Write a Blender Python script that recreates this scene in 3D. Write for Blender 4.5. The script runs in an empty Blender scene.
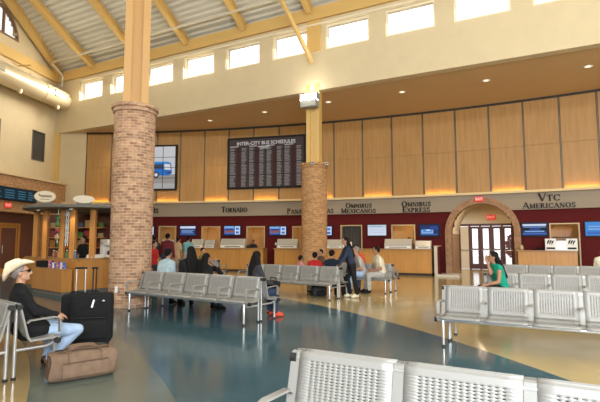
import bpy, bmesh, math, random
from mathutils import Vector, Matrix
random.seed(7)
SKY_FRONT, SKY_BACK, NEARW, FARW, BENCH_FILL = 2.2, .25, 55, 165, 1450
sc = bpy.context.scene
COL = sc.collection
PI = math.pi
sin, cos = math.sin, math.cos
R = math.radians

# ------------------------------------------------------------------ materials
MATS = {}
def mat(name, col, rough=.6, metal=0., noise=0., nscale=8., emit=None, estr=1., spec=.5, bump=0., bscale=40.):
    m = bpy.data.materials.new(name); m.use_nodes = True
    nt = m.node_tree; b = nt.nodes['Principled BSDF']
    b.inputs['Base Color'].default_value = (*col, 1)
    b.inputs['Roughness'].default_value = rough
    b.inputs['Metallic'].default_value = metal
    b.inputs['Specular IOR Level'].default_value = spec
    if emit:
        b.inputs['Emission Color'].default_value = (*emit, 1); b.inputs['Emission Strength'].default_value = estr
    if noise or bump:
        tc = nt.nodes.new('ShaderNodeTexCoord')
    if noise:
        n = nt.nodes.new('ShaderNodeTexNoise'); n.inputs['Scale'].default_value = nscale; n.inputs['Detail'].default_value = 6
        nt.links.new(tc.outputs['Object'], n.inputs['Vector'])
        r = nt.nodes.new('ShaderNodeValToRGB')
        r.color_ramp.elements[0].position = .3; r.color_ramp.elements[1].position = .7
        r.color_ramp.elements[0].color = (*[max(0, c*(1-noise)) for c in col], 1)
        r.color_ramp.elements[1].color = (*[min(1, c*(1+noise)) for c in col], 1)
        nt.links.new(n.outputs['Fac'], r.inputs['Fac']); nt.links.new(r.outputs['Color'], b.inputs['Base Color'])
    if bump:
        n2 = nt.nodes.new('ShaderNodeTexNoise'); n2.inputs['Scale'].default_value = bscale
        nt.links.new(tc.outputs['Object'], n2.inputs['Vector'])
        bp = nt.nodes.new('ShaderNodeBump'); bp.inputs['Strength'].default_value = bump
        nt.links.new(n2.outputs['Fac'], bp.inputs['Height']); nt.links.new(bp.outputs['Normal'], b.inputs['Normal'])
    MATS[name] = m
    return m

def wood(name, c1, c2, rough=.4, sx=14., sz=1.2):
    m = bpy.data.materials.new(name); m.use_nodes = True; nt = m.node_tree; b = nt.nodes['Principled BSDF']
    b.inputs['Roughness'].default_value = rough
    tc = nt.nodes.new('ShaderNodeTexCoord'); mp = nt.nodes.new('ShaderNodeMapping')
    mp.inputs['Scale'].default_value = (sx, sx, sz)
    n = nt.nodes.new('ShaderNodeTexNoise'); n.inputs['Scale'].default_value = 1.; n.inputs['Detail'].default_value = 5
    r = nt.nodes.new('ShaderNodeValToRGB')
    r.color_ramp.elements[0].position = .3; r.color_ramp.elements[1].position = .7
    r.color_ramp.elements[0].color = (*c1, 1); r.color_ramp.elements[1].color = (*c2, 1)
    nt.links.new(tc.outputs['Object'], mp.inputs['Vector']); nt.links.new(mp.outputs['Vector'], n.inputs['Vector'])
    nt.links.new(n.outputs['Fac'], r.inputs['Fac']); nt.links.new(r.outputs['Color'], b.inputs['Base Color'])
    return m

def brick(name, c1, c2, mortar, w=.2, h=.067):
    m = bpy.data.materials.new(name); m.use_nodes = True; nt = m.node_tree; b = nt.nodes['Principled BSDF']
    b.inputs['Roughness'].default_value = .85
    uv = nt.nodes.new('ShaderNodeUVMap')
    t = nt.nodes.new('ShaderNodeTexBrick')
    t.inputs['Scale'].default_value = 1.; t.inputs['Brick Width'].default_value = w; t.inputs['Row Height'].default_value = h
    t.inputs['Mortar Size'].default_value = .006; t.inputs['Bias'].default_value = -.1
    t.inputs['Color1'].default_value = (*c1, 1); t.inputs['Color2'].default_value = (*c2, 1); t.inputs['Mortar'].default_value = (*mortar, 1)
    n = nt.nodes.new('ShaderNodeTexNoise'); n.inputs['Scale'].default_value = 9.; n.inputs['Detail'].default_value = 4
    nt.links.new(uv.outputs['UV'], t.inputs['Vector']); nt.links.new(uv.outputs['UV'], n.inputs['Vector'])
    hs = nt.nodes.new('ShaderNodeMix'); hs.data_type = 'RGBA'; hs.blend_type = 'OVERLAY'; hs.inputs['Factor'].default_value = .55
    nt.links.new(t.outputs['Color'], hs.inputs['A']); nt.links.new(n.outputs['Fac'], hs.inputs['B'])
    nt.links.new(hs.outputs['Result'], b.inputs['Base Color'])
    bp = nt.nodes.new('ShaderNodeBump'); bp.inputs['Strength'].default_value = .5; bp.inputs['Distance'].default_value = .01; bp.invert = True
    nt.links.new(t.outputs['Fac'], bp.inputs['Height']); nt.links.new(bp.outputs['Normal'], b.inputs['Normal'])
    return m

def glass(name, tint=(1, 1, 1), f=.12):
    m = bpy.data.materials.new(name); m.use_nodes = True; nt = m.node_tree
    nt.nodes.remove(nt.nodes['Principled BSDF'])
    o = nt.nodes['Material Output']; t = nt.nodes.new('ShaderNodeBsdfTransparent'); g = nt.nodes.new('ShaderNodeBsdfGlossy')
    t.inputs['Color'].default_value = (*tint, 1); g.inputs['Roughness'].default_value = .02
    x = nt.nodes.new('ShaderNodeMixShader'); x.inputs[0].default_value = f
    nt.links.new(t.outputs[0], x.inputs[1]); nt.links.new(g.outputs[0], x.inputs[2]); nt.links.new(x.outputs[0], o.inputs['Surface'])
    return m

M_cream = mat('cream_plaster', (.60, .50, .32), .85, noise=.03, nscale=2)
M_leftwall = mat('left_plaster', (.60, .49, .30), .85, noise=.03, nscale=2)
M_soffit = mat('soffit_paint', (.58, .40, .21), .7, noise=.02, nscale=1)
M_yellow = mat('yellow_steel_paint', (.62, .41, .14), .5)
M_peach = mat('peach_steel_paint', (.52, .31, .12), .6)
M_panel = wood('maple_panel', (.345, .18, .045), (.42, .225, .065), .5, 9, .8)
M_dark = mat('dark_seam', (.03, .022, .015), .7)
M_batten = mat('batten_metal', (.16, .14, .11), .4, .6)
M_red = mat('maroon_paint', (.085, .006, .006), .7, spec=.15, noise=.05, nscale=3)
M_band = mat('sign_band_paint', (.27, .22, .16), .7)
M_ledge = mat('ledge_paint', (.62, .48, .27), .7)
M_letter = mat('bronze_letter', (.018, .011, .008), .6, spec=.2)
M_counter = wood('counter_maple', (.42, .20, .045), (.52, .26, .07), .35, 12, 1.)
M_counter_top = mat('counter_top', (.35, .19, .07), .3)
M_frame = mat('beige_frame_paint', (.48, .36, .2), .5)
M_office = mat('office_paint', (.55, .33, .13), .8)
M_officedark = mat('office_dark', (.05, .04, .035), .8)
M_black = mat('black_plastic', (.010, .010, .011), .5, spec=.2)
M_silver = mat('brushed_silver', (.5, .5, .48), .35, .6)
M_boxpale = mat('pale_plastic', (.50, .47, .40), .5)
M_white = mat('white_plastic', (.75, .75, .72), .5)
M_paper = mat('white_paper', (.8, .78, .7), .8)
M_bench = mat('bench_grey_steel', (.25, .242, .222), .45, .1)
M_tube = mat('bench_tube_steel', (.52, .52, .52), .3, .7)
M_cap = mat('black_rubber', (.01, .01, .01), .6)
M_brick1 = brick('tan_brick', (.48, .29, .17), (.23, .11, .06), (.47, .36, .26), .17)
M_brick2 = brick('brown_brick', (.36, .16, .06), (.22, .09, .035), (.30, .18, .09))
M_brick4 = brick('orange_brick', (.48, .25, .10), (.30, .145, .055), (.42, .28, .15), .17)
M_brick3 = brick('arch_brick', (.34, .19, .10), (.25, .13, .07), (.30, .19, .12), .12, .2)
M_wdoor = mat('door_frame_red', (.09, .022, .016), .4)
M_wvault = mat('vault_plaster', (.72, .62, .45), .8)
M_vwall = wood('vestibule_wood', (.30, .16, .06), (.36, .20, .08), .5)
M_glass = glass('window_glass')
M_glassd = mat('dark_window_glass', (.05, .05, .045), .15)
M_whiteframe = mat('white_window_frame', (.75, .68, .52), .5)
M_roof = mat('roof_deck', (.62, .60, .52), .6)
M_duct = mat('duct_metal', (.60, .50, .31), .38, .3)
M_grille = mat('grille_metal', (.22, .2, .17), .5, .4)
M_exit = mat('exit_red', (.5, .02, .02), .5, emit=(1, .05, .03), estr=.45)
M_lamp = mat('lamp_lens', (1, 1, 1), .3, emit=(1, .97, .90), estr=30)
M_lamp2 = mat('downlight_lens', (1, 1, 1), .3, emit=(1, .85, .6), estr=1.2)
M_kiosk = wood('kiosk_oak', (.40, .17, .035), (.50, .23, .055), .4, 12, 1.)
M_canopy = mat('kiosk_canopy_paint', (.13, .12, .10), .6)
M_signpale = mat('sign_cream', (.62, .55, .40), .5)
M_skin = mat('skin_tan', (.42, .22, .13), .55)
M_skin2 = mat('skin_brown', (.30, .15, .085), .55)
M_hair = mat('hair_black', (.005, .004, .004), .7, spec=.15)
M_hairgrey = mat('hair_grey', (.18, .15, .13), .6)

def cloth(name, col): return mat('cloth_' + name, col, .9, spec=.15, noise=.15, nscale=12, bump=.15, bscale=60)
K = {k: cloth(k, v) for k, v in dict(black=(.012, .012, .013), jeans=(.30, .40, .55), darkjeans=(.03, .045, .08), red=(.36, .02, .02),
     orange=(.55, .07, .03), paleblue=(.32, .42, .46), teal=(.15, .34, .36), beige=(.42, .30, .17), olive=(.14, .13, .05), cream=(.60, .54, .40),
     greytee=(.36, .34, .31), green=(.01, .25, .16), navy=(.012, .018, .035), maroon=(.13, .02, .025), pink=(.55, .22, .25), brown=(.12, .07, .04), charcoal=(.035, .035, .04),
     hat=(.80, .66, .46), denim=(.025, .035, .06), tan=(.45, .3, .18)).items()}

def floor_mat():
    m = bpy.data.materials.new('terrazzo_floor'); m.use_nodes = True; nt = m.node_tree; b = nt.nodes['Principled BSDF']
    N, L = nt.nodes.new, nt.links.new
    tc = N('ShaderNodeTexCoord')
    def mask(cx, cy, r):
        d = N('ShaderNodeVectorMath'); d.operation = 'DISTANCE'; d.inputs[1].default_value = (cx, cy, 0); L(tc.outputs['Object'], d.inputs[0])
        g = N('ShaderNodeMath'); g.operation = 'LESS_THAN'; g.inputs[1].default_value = r; L(d.outputs['Value'], g.inputs[0]); return g.outputs[0]
    def mix(f, a, bb):
        x = N('ShaderNodeMix'); x.data_type = 'RGBA'; L(f, x.inputs['Factor'])
        for s, v in (('A', a), ('B', bb)):
            if isinstance(v, tuple): x.inputs[s].default_value = (*v, 1)
            else: L(v, x.inputs[s])
        return x.outputs['Result']
    c = mix(mask(-15.64, .58, 19.09), (.42, .33, .165), (.042, .095, .118))
    c = mix(mask(-18.33, -3.66, 18.98), c, (.105, .13, .108))
    c = mix(mask(-18.33, -3.66, 17.72), c, (.33, .24, .11))
    n = N('ShaderNodeTexNoise'); n.inputs['Scale'].default_value = 120; n.inputs['Detail'].default_value = 3; L(tc.outputs['Object'], n.inputs['Vector'])
    n2 = N('ShaderNodeTexNoise'); n2.inputs['Scale'].default_value = .9; n2.inputs['Detail'].default_value = 3; L(tc.outputs['Object'], n2.inputs['Vector'])
    ov = N('ShaderNodeMix'); ov.data_type = 'RGBA'; ov.blend_type = 'OVERLAY'; ov.inputs['Factor'].default_value = .35; L(c, ov.inputs['A']); L(n.outputs['Fac'], ov.inputs['B'])
    ov2 = N('ShaderNodeMix'); ov2.data_type = 'RGBA'; ov2.blend_type = 'OVERLAY'; ov2.inputs['Factor'].default_value = .3; L(ov.outputs['Result'], ov2.inputs['A']); L(n2.outputs['Fac'], ov2.inputs['B'])
    L(ov2.outputs['Result'], b.inputs['Base Color'])
    b.inputs['Roughness'].default_value = .13
    return m
M_floor = floor_mat()

# ------------------------------------------------------------------ mesh helpers
def NB(): return bmesh.new()
def setmi(faces, mi):
    for f in faces: f.material_index = mi
def quad(bm, pts, mi=0):
    f = bm.faces.new([bm.verts.new(p) for p in pts]); f.material_index = mi; return f
def box(bm, x0, x1, y0, y1, z0, z1, mi=0, mtx=None, bev=0):
    c = [(x0,y0,z0),(x1,y0,z0),(x1,y1,z0),(x0,y1,z0),(x0,y0,z1),(x1,y0,z1),(x1,y1,z1),(x0,y1,z1)]
    v = [bm.verts.new(mtx @ Vector(p) if mtx else p) for p in c]
    fs = [bm.faces.new([v[i] for i in q]) for q in ((0,3,2,1),(4,5,6,7),(0,1,5,4),(1,2,6,5),(2,3,7,6),(3,0,4,7))]
    setmi(fs, mi)
    if bev:
        es = list({e for f in fs for e in f.edges})
        r = bmesh.ops.bevel(bm, geom=es, offset=bev, segments=2, affect='EDGES', profile=.5)
        setmi(r['faces'], mi)
def prism(bm, poly, y0, y1, mi=0, plane='xz'):
    """polygon in a plane extruded along the remaining axis"""
    def P(a, b, t):
        return (a, t, b) if plane == 'xz' else ((t, a, b) if plane == 'yz' else (a, b, t))
    A = [bm.verts.new(P(a, b, y0)) for a, b in poly]; B = [bm.verts.new(P(a, b, y1)) for a, b in poly]
    fs = [bm.faces.new(A), bm.faces.new(B[::-1])]
    n = len(poly)
    for i in range(n): fs.append(bm.faces.new([A[(i+1)%n], A[i], B[i], B[(i+1)%n]]))
    setmi(fs, mi); return fs
def tube(bm, pts, r, n=10, mi=0, caps=True):
    pts = [Vector(p) for p in pts]; rings = []; up = None
    rr = r if isinstance(r, (list, tuple)) else [r]*len(pts)
    for i, p in enumerate(pts):
        t = (pts[min(i+1, len(pts)-1)] - pts[max(i-1, 0)]).normalized()
        if up is None:
            up = Vector((0,0,1)) if abs(t.z) < .9 else Vector((1,0,0))
        a = t.cross(up).normalized(); b = a.cross(t).normalized(); up = b
        rings.append([bm.verts.new(p + rr[i]*(cos(2*PI*k/n)*a + sin(2*PI*k/n)*b)) for k in range(n)])
    for q, w in zip(rings, rings[1:]):
        for k in range(n): bm.faces.new([q[k], q[(k+1)%n], w[(k+1)%n], w[k]]).material_index = mi
    if caps:
        bm.faces.new(rings[0][::-1]).material_index = mi; bm.faces.new(rings[-1]).material_index = mi
def ell(bm, c, r, mi=0, n=12, m=8, mtx=None):
    c = Vector(c); rows = []
    for j in range(m+1):
        th = PI*j/m; row = []
        for k in range(n):
            v = Vector((r[0]*sin(th)*cos(2*PI*k/n), r[1]*sin(th)*sin(2*PI*k/n), r[2]*cos(th)))
            if mtx: v = mtx @ v
            row.append(v + c)
        rows.append(row)
    top = bm.verts.new(sum(rows[0], Vector())/n); bot = bm.verts.new(sum(rows[-1], Vector())/n)
    V = [[bm.verts.new(p) for p in row] for row in rows[1:-1]]
    for k in range(n):
        bm.faces.new([top, V[0][k], V[0][(k+1)%n]]).material_index = mi
        bm.faces.new([bot, V[-1][(k+1)%n], V[-1][k]]).material_index = mi
    for a, b in zip(V, V[1:]):
        for k in range(n): bm.faces.new([a[k], b[k], b[(k+1)%n], a[(k+1)%n]]).material_index = mi
def lathe(bm, prof, n=48, c=(0,0), mi=0, uvl=None, a0=0, a1=2*PI):
    closed = abs(a1-a0-2*PI) < 1e-6
    m = n if closed else n+1
    rows = [[bm.verts.new((c[0]+r*cos(a0+(a1-a0)*k/n), c[1]+r*sin(a0+(a1-a0)*k/n), z)) for k in range(m)] for r, z in prof]
    L = 0
    for j in range(len(prof)-1):
        (r0, z0), (r1, z1) = prof[j], prof[j+1]; dL = math.hypot(r1-r0, z1-z0); rm = max(r0, r1)
        for k in range(n):
            k2 = (k+1) % m
            try: f = bm.faces.new([rows[j][k], rows[j][k2], rows[j+1][k2], rows[j+1][k]])
            except ValueError: continue
            f.material_index = mi; f.smooth = True
            if uvl:
                us = [(a1-a0)*k/n*rm, (a1-a0)*(k+1)/n*rm]
                for lp, (u, v) in zip(f.loops, ((us[0], L), (us[1], L), (us[1], L+dL), (us[0], L+dL))): lp[uvl].uv = (u, v)
        L += dL
    return rows
def hull(bm, balls, n=10, m=7):
    t = bmesh.new()
    for p, r in balls: ell(t, p, (r,)*3 if not isinstance(r, tuple) else r, n=n, m=m)
    res = bmesh.ops.convex_hull(t, input=t.verts[:])
    junk = list({g for g in res['geom_interior'] + res['geom_unused'] if isinstance(g, bmesh.types.BMVert)})
    bmesh.ops.delete(t, geom=junk, context='VERTS')
    me = bpy.data.meshes.new('tmp'); t.to_mesh(me); t.free(); bm.from_mesh(me); bpy.data.meshes.remove(me)
def boxuv(bm, uvl):
    for f in bm.faces:
        n = f.normal
        for lp in f.loops:
            p = lp.vert.co
            if abs(n.z) > .7: uv = (p.x, p.y)
            elif abs(n.x) > abs(n.y): uv = (p.y, p.z)
            else: uv = (p.x, p.z)
            lp[uvl].uv = uv

def finish(name, bm, mats, smooth=None, remesh=None, smoothit=0, recalc=True):
    if recalc: bmesh.ops.recalc_face_normals(bm, faces=bm.faces[:])
    me = bpy.data.meshes.new(name); bm.to_mesh(me); bm.free()
    mats = mats if isinstance(mats, (list, tuple)) else [mats]
    if remesh:
        o = bpy.data.objects.new('tmp', me); COL.objects.link(o)
        r = o.modifiers.new('r', 'REMESH'); r.mode = 'VOXEL'; r.voxel_size = remesh; r.use_smooth_shade = True
        if smoothit:
            s = o.modifiers.new('s', 'SMOOTH'); s.factor = .5; s.iterations = smoothit
        dg = bpy.context.evaluated_depsgraph_get(); dg.update()
        me2 = bpy.data.meshes.new_from_object(o.evaluated_get(dg)); me2.name = name
        bpy.data.objects.remove(o); bpy.data.meshes.remove(me); me = me2; me.materials.clear()
        for p in me.polygons: p.material_index = 0
        smooth = True
    for m in mats: me.materials.append(m)
    if smooth is True:
        for p in me.polygons: p.use_smooth = True
    elif smooth:
        for p in me.polygons: p.use_smooth = True
        me.set_sharp_from_angle(angle=R(smooth))
    return me
def link(name, me, parent=None, loc=(0,0,0), rot=(0,0,0)):
    o = bpy.data.objects.new(name, me); COL.objects.link(o); o.parent = parent; o.location = loc; o.rotation_euler = rot
    return o
def part(name, bm, mats, parent=None, smooth=None, loc=(0,0,0), rot=(0,0,0), label=None, **k):
    o = link(name, finish(name, bm, mats, smooth, **k), parent, loc, rot)
    if label: o['label'] = label
    return o
def tag(o, label, cat, group=None):
    o['label'] = label; o['category'] = cat
    if group: o['group'] = group
    return o
def thing(name, label, cat, loc=(0,0,0), rotz=0., group=None):
    o = bpy.data.objects.new(name, None); COL.objects.link(o); o.location = loc; o.rotation_euler = (0,0,rotz); o.empty_display_size = .1
    return tag(o, label, cat, group)
def struct(name, bm, mats, parent=None, smooth=None, loc=(0,0,0), rotz=0., label=None, cat=None):
    o = part(name, bm, mats, parent, smooth, loc, (0,0,rotz))
    if not parent:
        o['kind'] = 'structure'
        if label: o['label'] = label
        if cat: o['category'] = cat
    return o
def bpart(name, mats, parent, *b, bev=0, label=None, smooth=None):
    bm = NB(); box(bm, *b, bev=bev); return part(name, bm, mats, parent, smooth, label=label)

# ------------------------------------------------------------------ frames of the hall
WC, WR, A0 = Vector((-13.7, -22.9)), 47.93, 0.289876        # curved ticket wall: centre, radius, angle at s=0
def ang(s): return A0 + s/WR
def W(s, z=0., off=0.):
    a = ang(s); return Vector((WC.x+(WR-off)*sin(a), WC.y+(WR-off)*cos(a), z))
BP = Vector((0, 18.036)); BD = Vector((.8884, -.459)); BN = Vector((-.459, -.8884)); BROT = math.atan2(-.459, .8884)
def Bk(s, z=0., n=0.):
    p = BP + BD*s + BN*n; return Vector((p.x, p.y, z))
def arcbox(bm, s0, s1, z0, z1, o0, o1, mi=0, step=.7):
    """a block that follows the curved wall; o = distance in front of the wall"""
    n = max(1, int(math.ceil((s1-s0)/step)))
    prev = None; first = None
    for i in range(n+1):
        s = s0+(s1-s0)*i/n
        v = [bm.verts.new(W(s, z, o)) for z, o in ((z0, o1), (z1, o1), (z1, o0), (z0, o0))]
        if prev:
            for k in range(4):
                bm.faces.new([prev[k], prev[(k+1)%4], v[(k+1)%4], v[k]]).material_index = mi
        else: bm.faces.new(v[::-1]).material_index = mi
        prev = v
    bm.faces.new(prev).material_index = mi

# ------------------------------------------------------------------ camera
cam = bpy.data.cameras.new('camera'); co = bpy.data.objects.new('camera', cam); COL.objects.link(co)
cam.sensor_width = 36; cam.lens = 457*36/600; cam.clip_end = 400
co.location = (0, 0, 1.5); co.rotation_euler = (PI/2 + math.atan(40/457), 0, 0)
sc.camera = co

# ------------------------------------------------------------------ floor, walls
bm = NB(); quad(bm, [(-40,-14,0),(40,-14,0),(40,45,0),(-40,45,0)]); struct('floor', bm, M_floor)

# maroon lower wall with ticket openings, arch opening
ARC_S, ARC_H, ARC_Z = 8.52, 1.26, 1.86
OPEN = [(-7.74,-6.81,1.05,2.30),(-5.33,-4.34,1.05,2.27),(-2.84,-1.90,1.05,2.26),(-.37,.50,1.05,2.24),(2.12,3.13,0.0,2.27),(4.59,5.63,1.05,2.26),(11.12,12.12,0.0,2.22)]
S0, S1 = -13.6, 16.
def arch_top(s, r=ARC_H):
    d = abs(s-ARC_S)
    return ARC_Z + math.sqrt(max(0, r*r-d*d)) if d < r else 0
bm = NB(); bmb = NB()
cuts = sorted({S0, S1} | {v for o in OPEN for v in o[:2]} | {ARC_S-ARC_H, ARC_S+ARC_H})
BAND0, BAND1 = 2.80, 3.50
for a, b in zip(cuts, cuts[1:]):
    mid = (a+b)/2
    if abs(mid-ARC_S) < ARC_H:
        n = 24
        for i in range(n):
            # chord columns above the arch
            t0 = a+(b-a)*i/n; t1 = a+(b-a)*(i+1)/n
            zz = (arch_top(t0)+arch_top(t1))/2
            if zz < BAND0: arcbox(bm, t0, t1, zz, BAND0, -.15, 0)
            if zz < BAND1: arcbox(bmb, t0, t1, max(zz, BAND0), BAND1, -.1, .12)
        continue
    op = [o for o in OPEN if o[0] < mid < o[1]]
    if op:
        _, _, z0, z1 = op[0]
        if z0 > 0: arcbox(bm, a, b, 0, z0, -.15, 0)
        arcbox(bm, a, b, z1, BAND0, -.15, 0)
    else: arcbox(bm, a, b, 0, BAND0, -.15, 0)
    arcbox(bmb, a, b, BAND0, BAND1, -.1, .12)
struct('wall_back', bm, M_red)
struct('trim_1', bmb, M_band)
bm = NB(); arcbox(bm, S0, S1, BAND1+.001, BAND1+.10, -.12, .30); struct('trim_2', bm, M_ledge)
bm = NB(); arcbox(bm, S0, S1, 0.001, .12, 0.001, .02)
# upper wood-panelled wall
bm = NB(); arcbox(bm, -12.05, S1, BAND1+.10, 7.5, -.2, -.02); arcbox(bm, -12.05, S1, 7.40, 7.5, -.02, .03)
up = struct('wall_upper', bm, M_dark)
SEAM = [-12.02,-10.60,-9.28,-7.98,-6.65,-5.28,-3.90,-2.52,-1.13,.32,1.78,3.22,4.65,6.09,7.53,8.94,10.3,11.64,12.95,14.3,15.7]
for a, b in zip(SEAM, SEAM[1:]):
    g = .035
    bm = NB(); arcbox(bm, a+g, b-g, BAND1+.10, 5.50, -.02, .012); arcbox(bm, a+g, b-g, 5.508, 7.40, -.02, .012)
    part('wood_panel', bm, M_panel, up)
for a in SEAM[:-1]:
    bm = NB(); arcbox(bm, a-.014, a+.014, BAND1+.10, 7.42, -.02, .03); part('metal_batten', bm, M_batten, up)
bm = NB(); arcbox(bm, -13.9, -12.05, BAND1+.1, 7.5, -.2, 0); struct('wall_corner', bm, M_cream)

# office behind the ticket windows
bm = NB()
arcbox(bm, -13.6, 7.0, 0.001, 3.0, -2.6, -2.4); arcbox(bm, 10.1, 14, 0.001, 3.0, -2.6, -2.4)
arcbox(bm, -13.6, 7.0, 2.95, 3.05, -2.4, -.16); arcbox(bm, 10.1, 14, 2.95, 3.05, -2.4, -.16)
for s in (-6., -3.4, -.9, 1.6, 3.7, 6.9, 10.12, 13.5): arcbox(bm, s, s+.08, 0.001, 2.95, -2.4, -.16)
struct('wall_office', bm, M_office)
def area(name, loc, size, energy, col, rot, shape='RECTANGLE', sy=None, spread=None):
    l = bpy.data.lights.new(name, 'AREA'); l.energy = energy; l.color = col; l.shape = shape; l.size = size
    if sy: l.size_y = sy
    if spread: l.spread = spread
    o = bpy.data.objects.new(name, l); COL.objects.link(o); o.location = loc; o.rotation_euler = rot; return o
for s, e in ((-7.4, 26), (-4.7, 34), (-2.3, 26), (0., 20), (5.2, 34), (11.6, 14)):
    area('office_light', W(s, 2.9, -1.3), .9, e, (1, .74, .42), (0, 0, -ang(s)))

# ticket-window frames
def frame_bm(w, h, t=.06, d=.2, y0=-.03, sill=True):
    bm = NB()
    box(bm, -w/2-t, -w/2, y0, y0+d, 0, h+t); box(bm, w/2, w/2+t, y0, y0+d, 0, h+t); box(bm, -w/2, w/2, y0, y0+d, h, h+t)
    if sill: box(bm, -w/2, w/2, y0, y0+d, -.0, .04)
    return bm
for i, (a, b, z0, z1) in enumerate(OPEN):
    s = (a+b)/2
    o = struct('window_%d' % (i+1), frame_bm(b-a-.04, z1-z0-.05, .05, .2, -.04, z0 > 0), M_frame, loc=W(s, z0+.002), rotz=-ang(s))
# things glimpsed inside the offices
def office_item(s, off, z0, w, h, d, name, label, cat, m, shelf=False):
    t = thing(name, label, cat, W(s, z0, off), -ang(s))
    if shelf:
        bm = NB()
        box(bm, -w/2, -w/2+.03, 0, d, 0, h); box(bm, w/2-.03, w/2, 0, d, 0, h); box(bm, -w/2, w/2, d-.02, d, 0, h)
        part('carcass', bm, m, t)
        for k in range(5): bpart('shelf', m, t, -w/2+.03, w/2-.03, 0.01, d-.02, k*h/5, k*h/5+.03)
    else:
        bpart('leaf', m, t, -w/2, w/2, 0, d, 0.002, h); bpart('handle', M_silver, t, w/2-.12, w/2-.08, -.05, 0, 1.0, 1.15)
    return t
office_item(-4.62, -2.33, 0, .55, 2.3, .06, 'office_door', 'pale interior door seen through the ticket opening under the first lit screen', 'door', M_frame)
office_item(-2.12, -2.0, 0, .5, 1.95, .35, 'filing_shelf', 'wooden shelf unit inside the ticket opening left of the brick column', 'shelf', M_counter, True)
office_item(11.45, -1.6, 0, .9, 2.1, .35, 'filing_shelf', 'brown shelf unit inside the white framed opening on the far right', 'shelf', M_counter, True)
# dark curtain in the tall dark doorway
bm = NB()
for i in range(14):
    quad(bm, [(-.5+i/14, .03*(i%2), 0), (-.5+(i+1)/14, .03*((i+1)%2), 0), (-.5+(i+1)/14, .03*((i+1)%2), 2.2), (-.5+i/14, .03*(i%2), 2.2)])
o = part('doorway_curtain', bm, M_officedark, None, loc=W(2.62, .01, -.16), rot=(0,0,-ang(2.62)))
tag(o, 'dark curtain filling the open doorway right of the brick column', 'curtain')

# ------------------------------------------------------------------ bulkhead, clerestory, roof
SL = .60; ZR = 10.85; RIDGE = 9.5
B0, B1_ = -15.38, 22.
bm = NB()
wins = [(1.15+2.44*k, 2.95+2.44*k) for k in range(-6, 8)]
mtx = Matrix.Translation((BP.x, BP.y, 0)) @ Matrix.Rotation(BROT, 4, 'Z')      # local x along the bulkhead, -y towards the hall
box(bm, B0, B1_, 0, .35, 7.5, 9.06, 0, mtx)
prev = B0
for a, b in wins:
    box(bm, prev, a, 0, .35, 9.06, 10.08, 0, mtx); prev = b
box(bm, prev, B1_, 0, .35, 9.06, 10.08, 0, mtx)
box(bm, B0, B1_, 0, .35, 10.08, 10.34, 0, mtx)
struct('wall_bulkhead', bm, M_cream)
bm = NB(); box(bm, B0, B1_, -.12, .35, 10.34, 10.86, 0, mtx); struct('trim_3', bm, M_yellow)
bm = NB(); box(bm, B0+2, B1_, -.14, -.002, 10.10, 10.16, 0, mtx); struct('trim_4', bm, M_whiteframe)
for i, (a, b) in enumerate(wins):
    w, h = b-a, 1.02
    bm = NB(); t = .07
    box(bm, 0, w, .05, .13, 0, t); box(bm, 0, w, .05, .13, h-t, h); box(bm, 0, t, .05, .13, t, h-t); box(bm, w-t, w, .05, .13, t, h-t)
    o = struct('window_%d' % (i+20), bm, M_whiteframe, loc=Bk(a, 9.06), rotz=BROT)
    bm = NB(); box(bm, t, w-t, .085, .095, t, h-t); part('pane', bm, M_glass, o)
# soffit between the bulkhead and the curved wall
bm = NB(); n = 60; pr = None
for i in range(n+1):
    s = -13.9+(30.2)*i/n; p = W(s, 7.5, -.3)
    # foot on bulkhead line
    u = (Vector((p.x, p.y))-BP).dot(BD); q = Bk(u, 7.5, -.30)
    v = (bm.verts.new(p), bm.verts.new(q), bm.verts.new(p+Vector((0,0,.2))), bm.verts.new(q+Vector((0,0,.2))))
    if pr:
        bm.faces.new([pr[0], v[0], v[1], pr[1]]); bm.faces.new([pr[2], v[2], v[3], pr[3]])
    pr = v
struct('ceiling_soffit', bm, M_soffit, label='brown soffit over the ticket counters')
bm = NB(); box(bm, B0, B1_, -.0, .36, 7.46, 7.5, 0, mtx); struct('trim_5', bm, M_cream)
# corrugated roof deck: ribs run along the hall
bm = NB()
def deck(bm, t0, t1, z0, slope):
    pts = []; t = t0; pitch = .22
    while t < t1:
        for dt, dz in ((0, 0), (.07, 0), (.10, .06), (.19, .06)):
            if t+dt <= t1: pts.append((t+dt, z0+slope*(t+dt-t0)+dz))
        t += pitch
    pr = None
    for t, z in pts:
        v = (bm.verts.new(Bk(-15.6+.348*t, z, t)), bm.verts.new(Bk(24, z, t)))
        if pr: bm.faces.new([pr[0], pr[1], v[1], v[0]])
        pr = v
deck(bm, -.4, RIDGE, ZR-.24+.16, SL); deck(bm, RIDGE, 2*RIDGE+.5, ZR+.16+SL*RIDGE, -SL)
struct('ceiling', bm, M_roof)
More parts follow.
